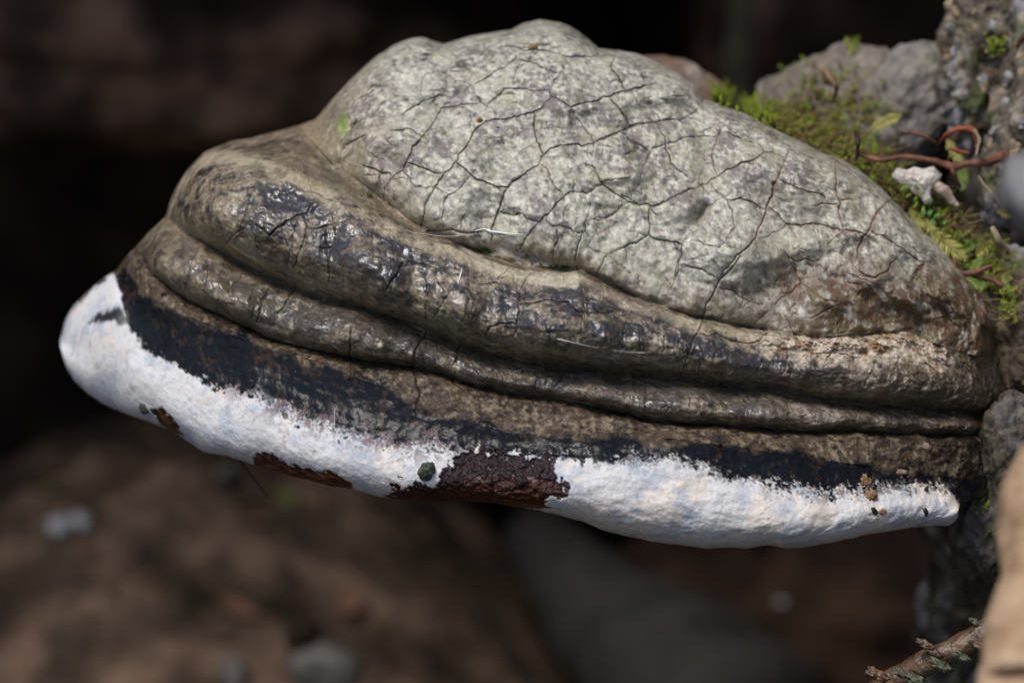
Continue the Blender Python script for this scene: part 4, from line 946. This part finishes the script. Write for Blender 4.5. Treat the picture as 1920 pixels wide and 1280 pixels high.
# white chalky flake and the curled fibre ring beside it
def flake():
    out = [(1682, 332), (1690, 320), (1704, 324), (1716, 319), (1730, 322), (1744, 318), (1757, 330), (1752, 343), (1740, 352), (1742, 368), (1733, 374), (1724, 362), (1712, 356), (1706, 347), (1694, 343)]
    c0 = (1722, 340); out = [(c0[0] + (x - c0[0]) * 1.25, c0[1] + (y - c0[1]) * 1.3) for x, y in out]; m = 6; n = len(out); V = []
    for i, (x, y) in enumerate(out):
        for k in range(m):
            f = k / (m - 1); V.append(W(c0[0] + (x - c0[0]) * f, c0[1] + (y - c0[1]) * f, dep(43 - 2.0 * (1 - f * f) + 0.5 * random.gauss(0, 1) * (f > 0))))
    V = np.array(V); V2 = V + FW * 0.0008; F = []
    for i in range(n):
        j = (i + 1) % n
        for k in range(m - 1): F += [(i * m + k, i * m + k + 1, j * m + k + 1, j * m + k), (n * m + i * m + k, n * m + j * m + k, n * m + j * m + k + 1, n * m + i * m + k + 1)]
        F += [(i * m + m - 1, n * m + i * m + m - 1, n * m + j * m + m - 1, j * m + m - 1)]
    o = mesh_np('chalky_flake', np.vstack([V, V2]), np.array(F), mat_noise('chalk', (0.34, 0.25, 0.18), (0.74, 0.68, 0.62), 320, rough=0.7, bump=0.7, c3=(0.62, 0.56, 0.50), bdist=0.001))
    tag(o, 'ragged white chalky flake lying in the moss under the long rootlet', 'flake')
flake()
fib([(1748, 345), (1766, 356), (1784, 374), (1796, 386)], [8, 11, 9, 4], mat_noise('pale_chip', (0.20, 0.13, 0.09), (0.60, 0.50, 0.42), 320, rough=.8, bump=.7, bdist=.001), 'pale tan wood chip lying beside the white flake', 44)
lv = empty('liverwort', W(1735, 400, dep(46))); tag(lv, 'bright green leafy liverwort shoot below the white fragment', 'plant')
m_lv = [mat_noise('liverwort_%d' % i, a, b_, 400, rough=0.35, bdist=0.0005) for i, (a, b_) in enumerate([((0.16, 0.26, 0.03), (0.34, 0.44, 0.10)), ((0.07, 0.17, 0.035), (0.15, 0.29, 0.08))])]
for k in range(9):
    f = k / 8; x = 1706 + 50 * f; y = 352 + 66 * f ** 1.1
    for sgn in (-1, 1):
        r = pxm(9 - 2 * f)
        r *= random.uniform(.6, 1.35); blob('leaf', W(x + sgn * 8 + random.gauss(0, 5), y - sgn * 5 + random.gauss(0, 4), dep(43 + 2 * f - (k % 2))), (r, r * .3, r * random.uniform(.6, 1.1)), m_lv[int(f > .5)], lv, sub=3, amp=.6, scale=.7, seed=k + sgn, rot=(0.4, 0.5 * sgn, 0.3 * k))

# ------------------------------------------------------------------ specks and debris resting on the fungus
def crumb_on(px, py, rx, ry, mat, label, cat, name='crumb', amp=0.45, seed=1, group=None, lift=0.35):
    p, n = surf(px, py); s = KX * FDIST
    o = blob(name, p + n * min(rx, ry) * s * lift, (rx * s, min(rx, ry) * .7 * s, ry * s), mat, sub=4, amp=amp * 1.5, scale=.5, seed=seed, rot=(0, 0.7 * seed, 0))
    return tag(o, label, cat, group)
m_grit = mat_noise('dark_grit', (0.015, 0.018, 0.012), (0.10, 0.11, 0.08), 900, rough=0.45, bump=0.8, bdist=0.0006)
m_husk = mat_noise('tan_husk', (0.12, 0.055, 0.02), (0.48, 0.30, 0.15), 1200, rough=0.5, bump=0.9, bdist=0.0006)
m_blackbit = mat_noise('black_bit', (0.008, 0.006, 0.005), (0.04, 0.03, 0.02), 900, rough=0.4)
m_pinkbit = mat_noise('pink_bit', (0.20, 0.12, 0.09), (0.45, 0.30, 0.24), 900, rough=0.6)
crumb_on(801, 884, 19, 15, m_grit, 'dark grey-green grit stone stuck on the white rim beside the bare patch', 'stone', 'grit_stone', .25, 3)
crumb_on(1623, 905, 9, 15, m_husk, 'tan crumbly husk hanging over the top of the white rim', 'husk', 'husk', .6, 4)
crumb_on(1631, 930, 10, 10, m_husk, 'small brown husk just below the crumbly tan one', 'husk', 'husk', .5, 5)
crumb_on(1638, 958, 8, 5, m_blackbit, 'black grain under the husks on the white rim', 'crumb', seed=6)
crumb_on(1653, 959, 5, 7, m_husk, 'brown grain beside the black one on the white rim', 'crumb', seed=7)
crumb_on(270, 764, 8, 11, m_grit, 'dark beetle-like grain on the rounded tip of the white rim', 'crumb', seed=8)
crumb_on(1688, 884, 12, 5, m_pinkbit, 'pinkish crumb on the dark rim above the white rim end', 'crumb', seed=9)
crumb_on(1735, 838, 9, 7, m_pinkbit, 'pinkish crumb high on the brown ledge near the bark', 'crumb', seed=10)
crumb_on(1735, 960, 8, 4, m_blackbit, 'dark flake at the far end of the white rim', 'crumb', seed=11)
crumb_on(1735, 918, 9, 3, m_blackbit, 'thin dark flake on the upper edge of the white rim end', 'crumb', seed=12)
crumb_on(1000, 88, 8, 6, m_husk, 'orange-brown crumb near the top of the dome', 'crumb', seed=13)
crumb_on(898, 226, 5, 6, m_husk, 'small orange crumb beside a crack on the dome', 'crumb', seed=14)
crumb_on(727, 381, 5, 5, m_pinkbit, 'pale round grain in the groove at the foot of the dome', 'crumb', seed=15)
crumb_on(711, 404, 5, 4, m_husk, 'brown grain on the pale crest of the upper ridge', 'crumb', seed=16)
crumb_on(987, 480, 5, 4, m_husk, 'tan grain in the mossy groove above the pale scar', 'crumb', seed=17)
m_silk = bpy.data.materials.new('silk'); m_silk.use_nodes = True
_p = m_silk.node_tree.nodes['Principled BSDF']; _p.inputs['Base Color'].default_value = (0.85, 0.86, 0.9, 1); _p.inputs['Roughness'].default_value = 0.3
crumb_on(760, 477, 5, 9, m_silk, 'tiny white flake on the black shoulder of the upper ridge', 'flake', 'white_flake', .3, 18)
def silk(pts, r, label):
    q = []
    for x, y, lift in pts:
        p, n = surf(x, y); q.append(p + n * lift)
    tag(tube('silk_thread', q, [pxm(v) for v in r], m_silk, seg=6), label, 'thread')
silk([(775, 442, .0008), (850, 439, .0012), (900, 437, .0012), (925, 435, .001), (960, 439, .0008), (990, 442, .0004)], [.25, .4, .9, 2.0, 1.1, .3], 'white silk strand stretched across the groove at the foot of the dome')
silk([(1043, 634, .0004), (1055, 637, .0010), (1110, 647, .0005), (1170, 657, .0005), (1210, 660, .0004)], [.5, .9, .22, .2, .5], 'fine silk strand along the face of the upper ridge')
silk([(866, 505, .0004), (862, 520, .0008), (858, 535, .0004)], [.4, 1.1, .3], 'short white silk wisp on the black upper ridge')
silk([(628, 768, .0006), (627, 795, .0008), (627, 822, .0003)], [.25, .35, .25], 'upright silk strand on the streaked edge of the white rim')
p, n = surf(470, 868)
m_needle = mat_noise('brown_needle', (0.05, 0.02, 0.01), (0.13, 0.055, 0.03), 300, rough=0.6)
dn = float(np.dot(p - CAM, FW)) + 0.008
tag(tube('pine_needle', [W(436, 850, dn - .004), W(455, 870, dn), W(478, 900, dn + .002), W(502, 932, dn + .004)], [pxm(1.6), pxm(2.4), pxm(2.4), pxm(1.4)], m_needle, seg=8), 'thin brown needle hanging below the white rim', 'needle')
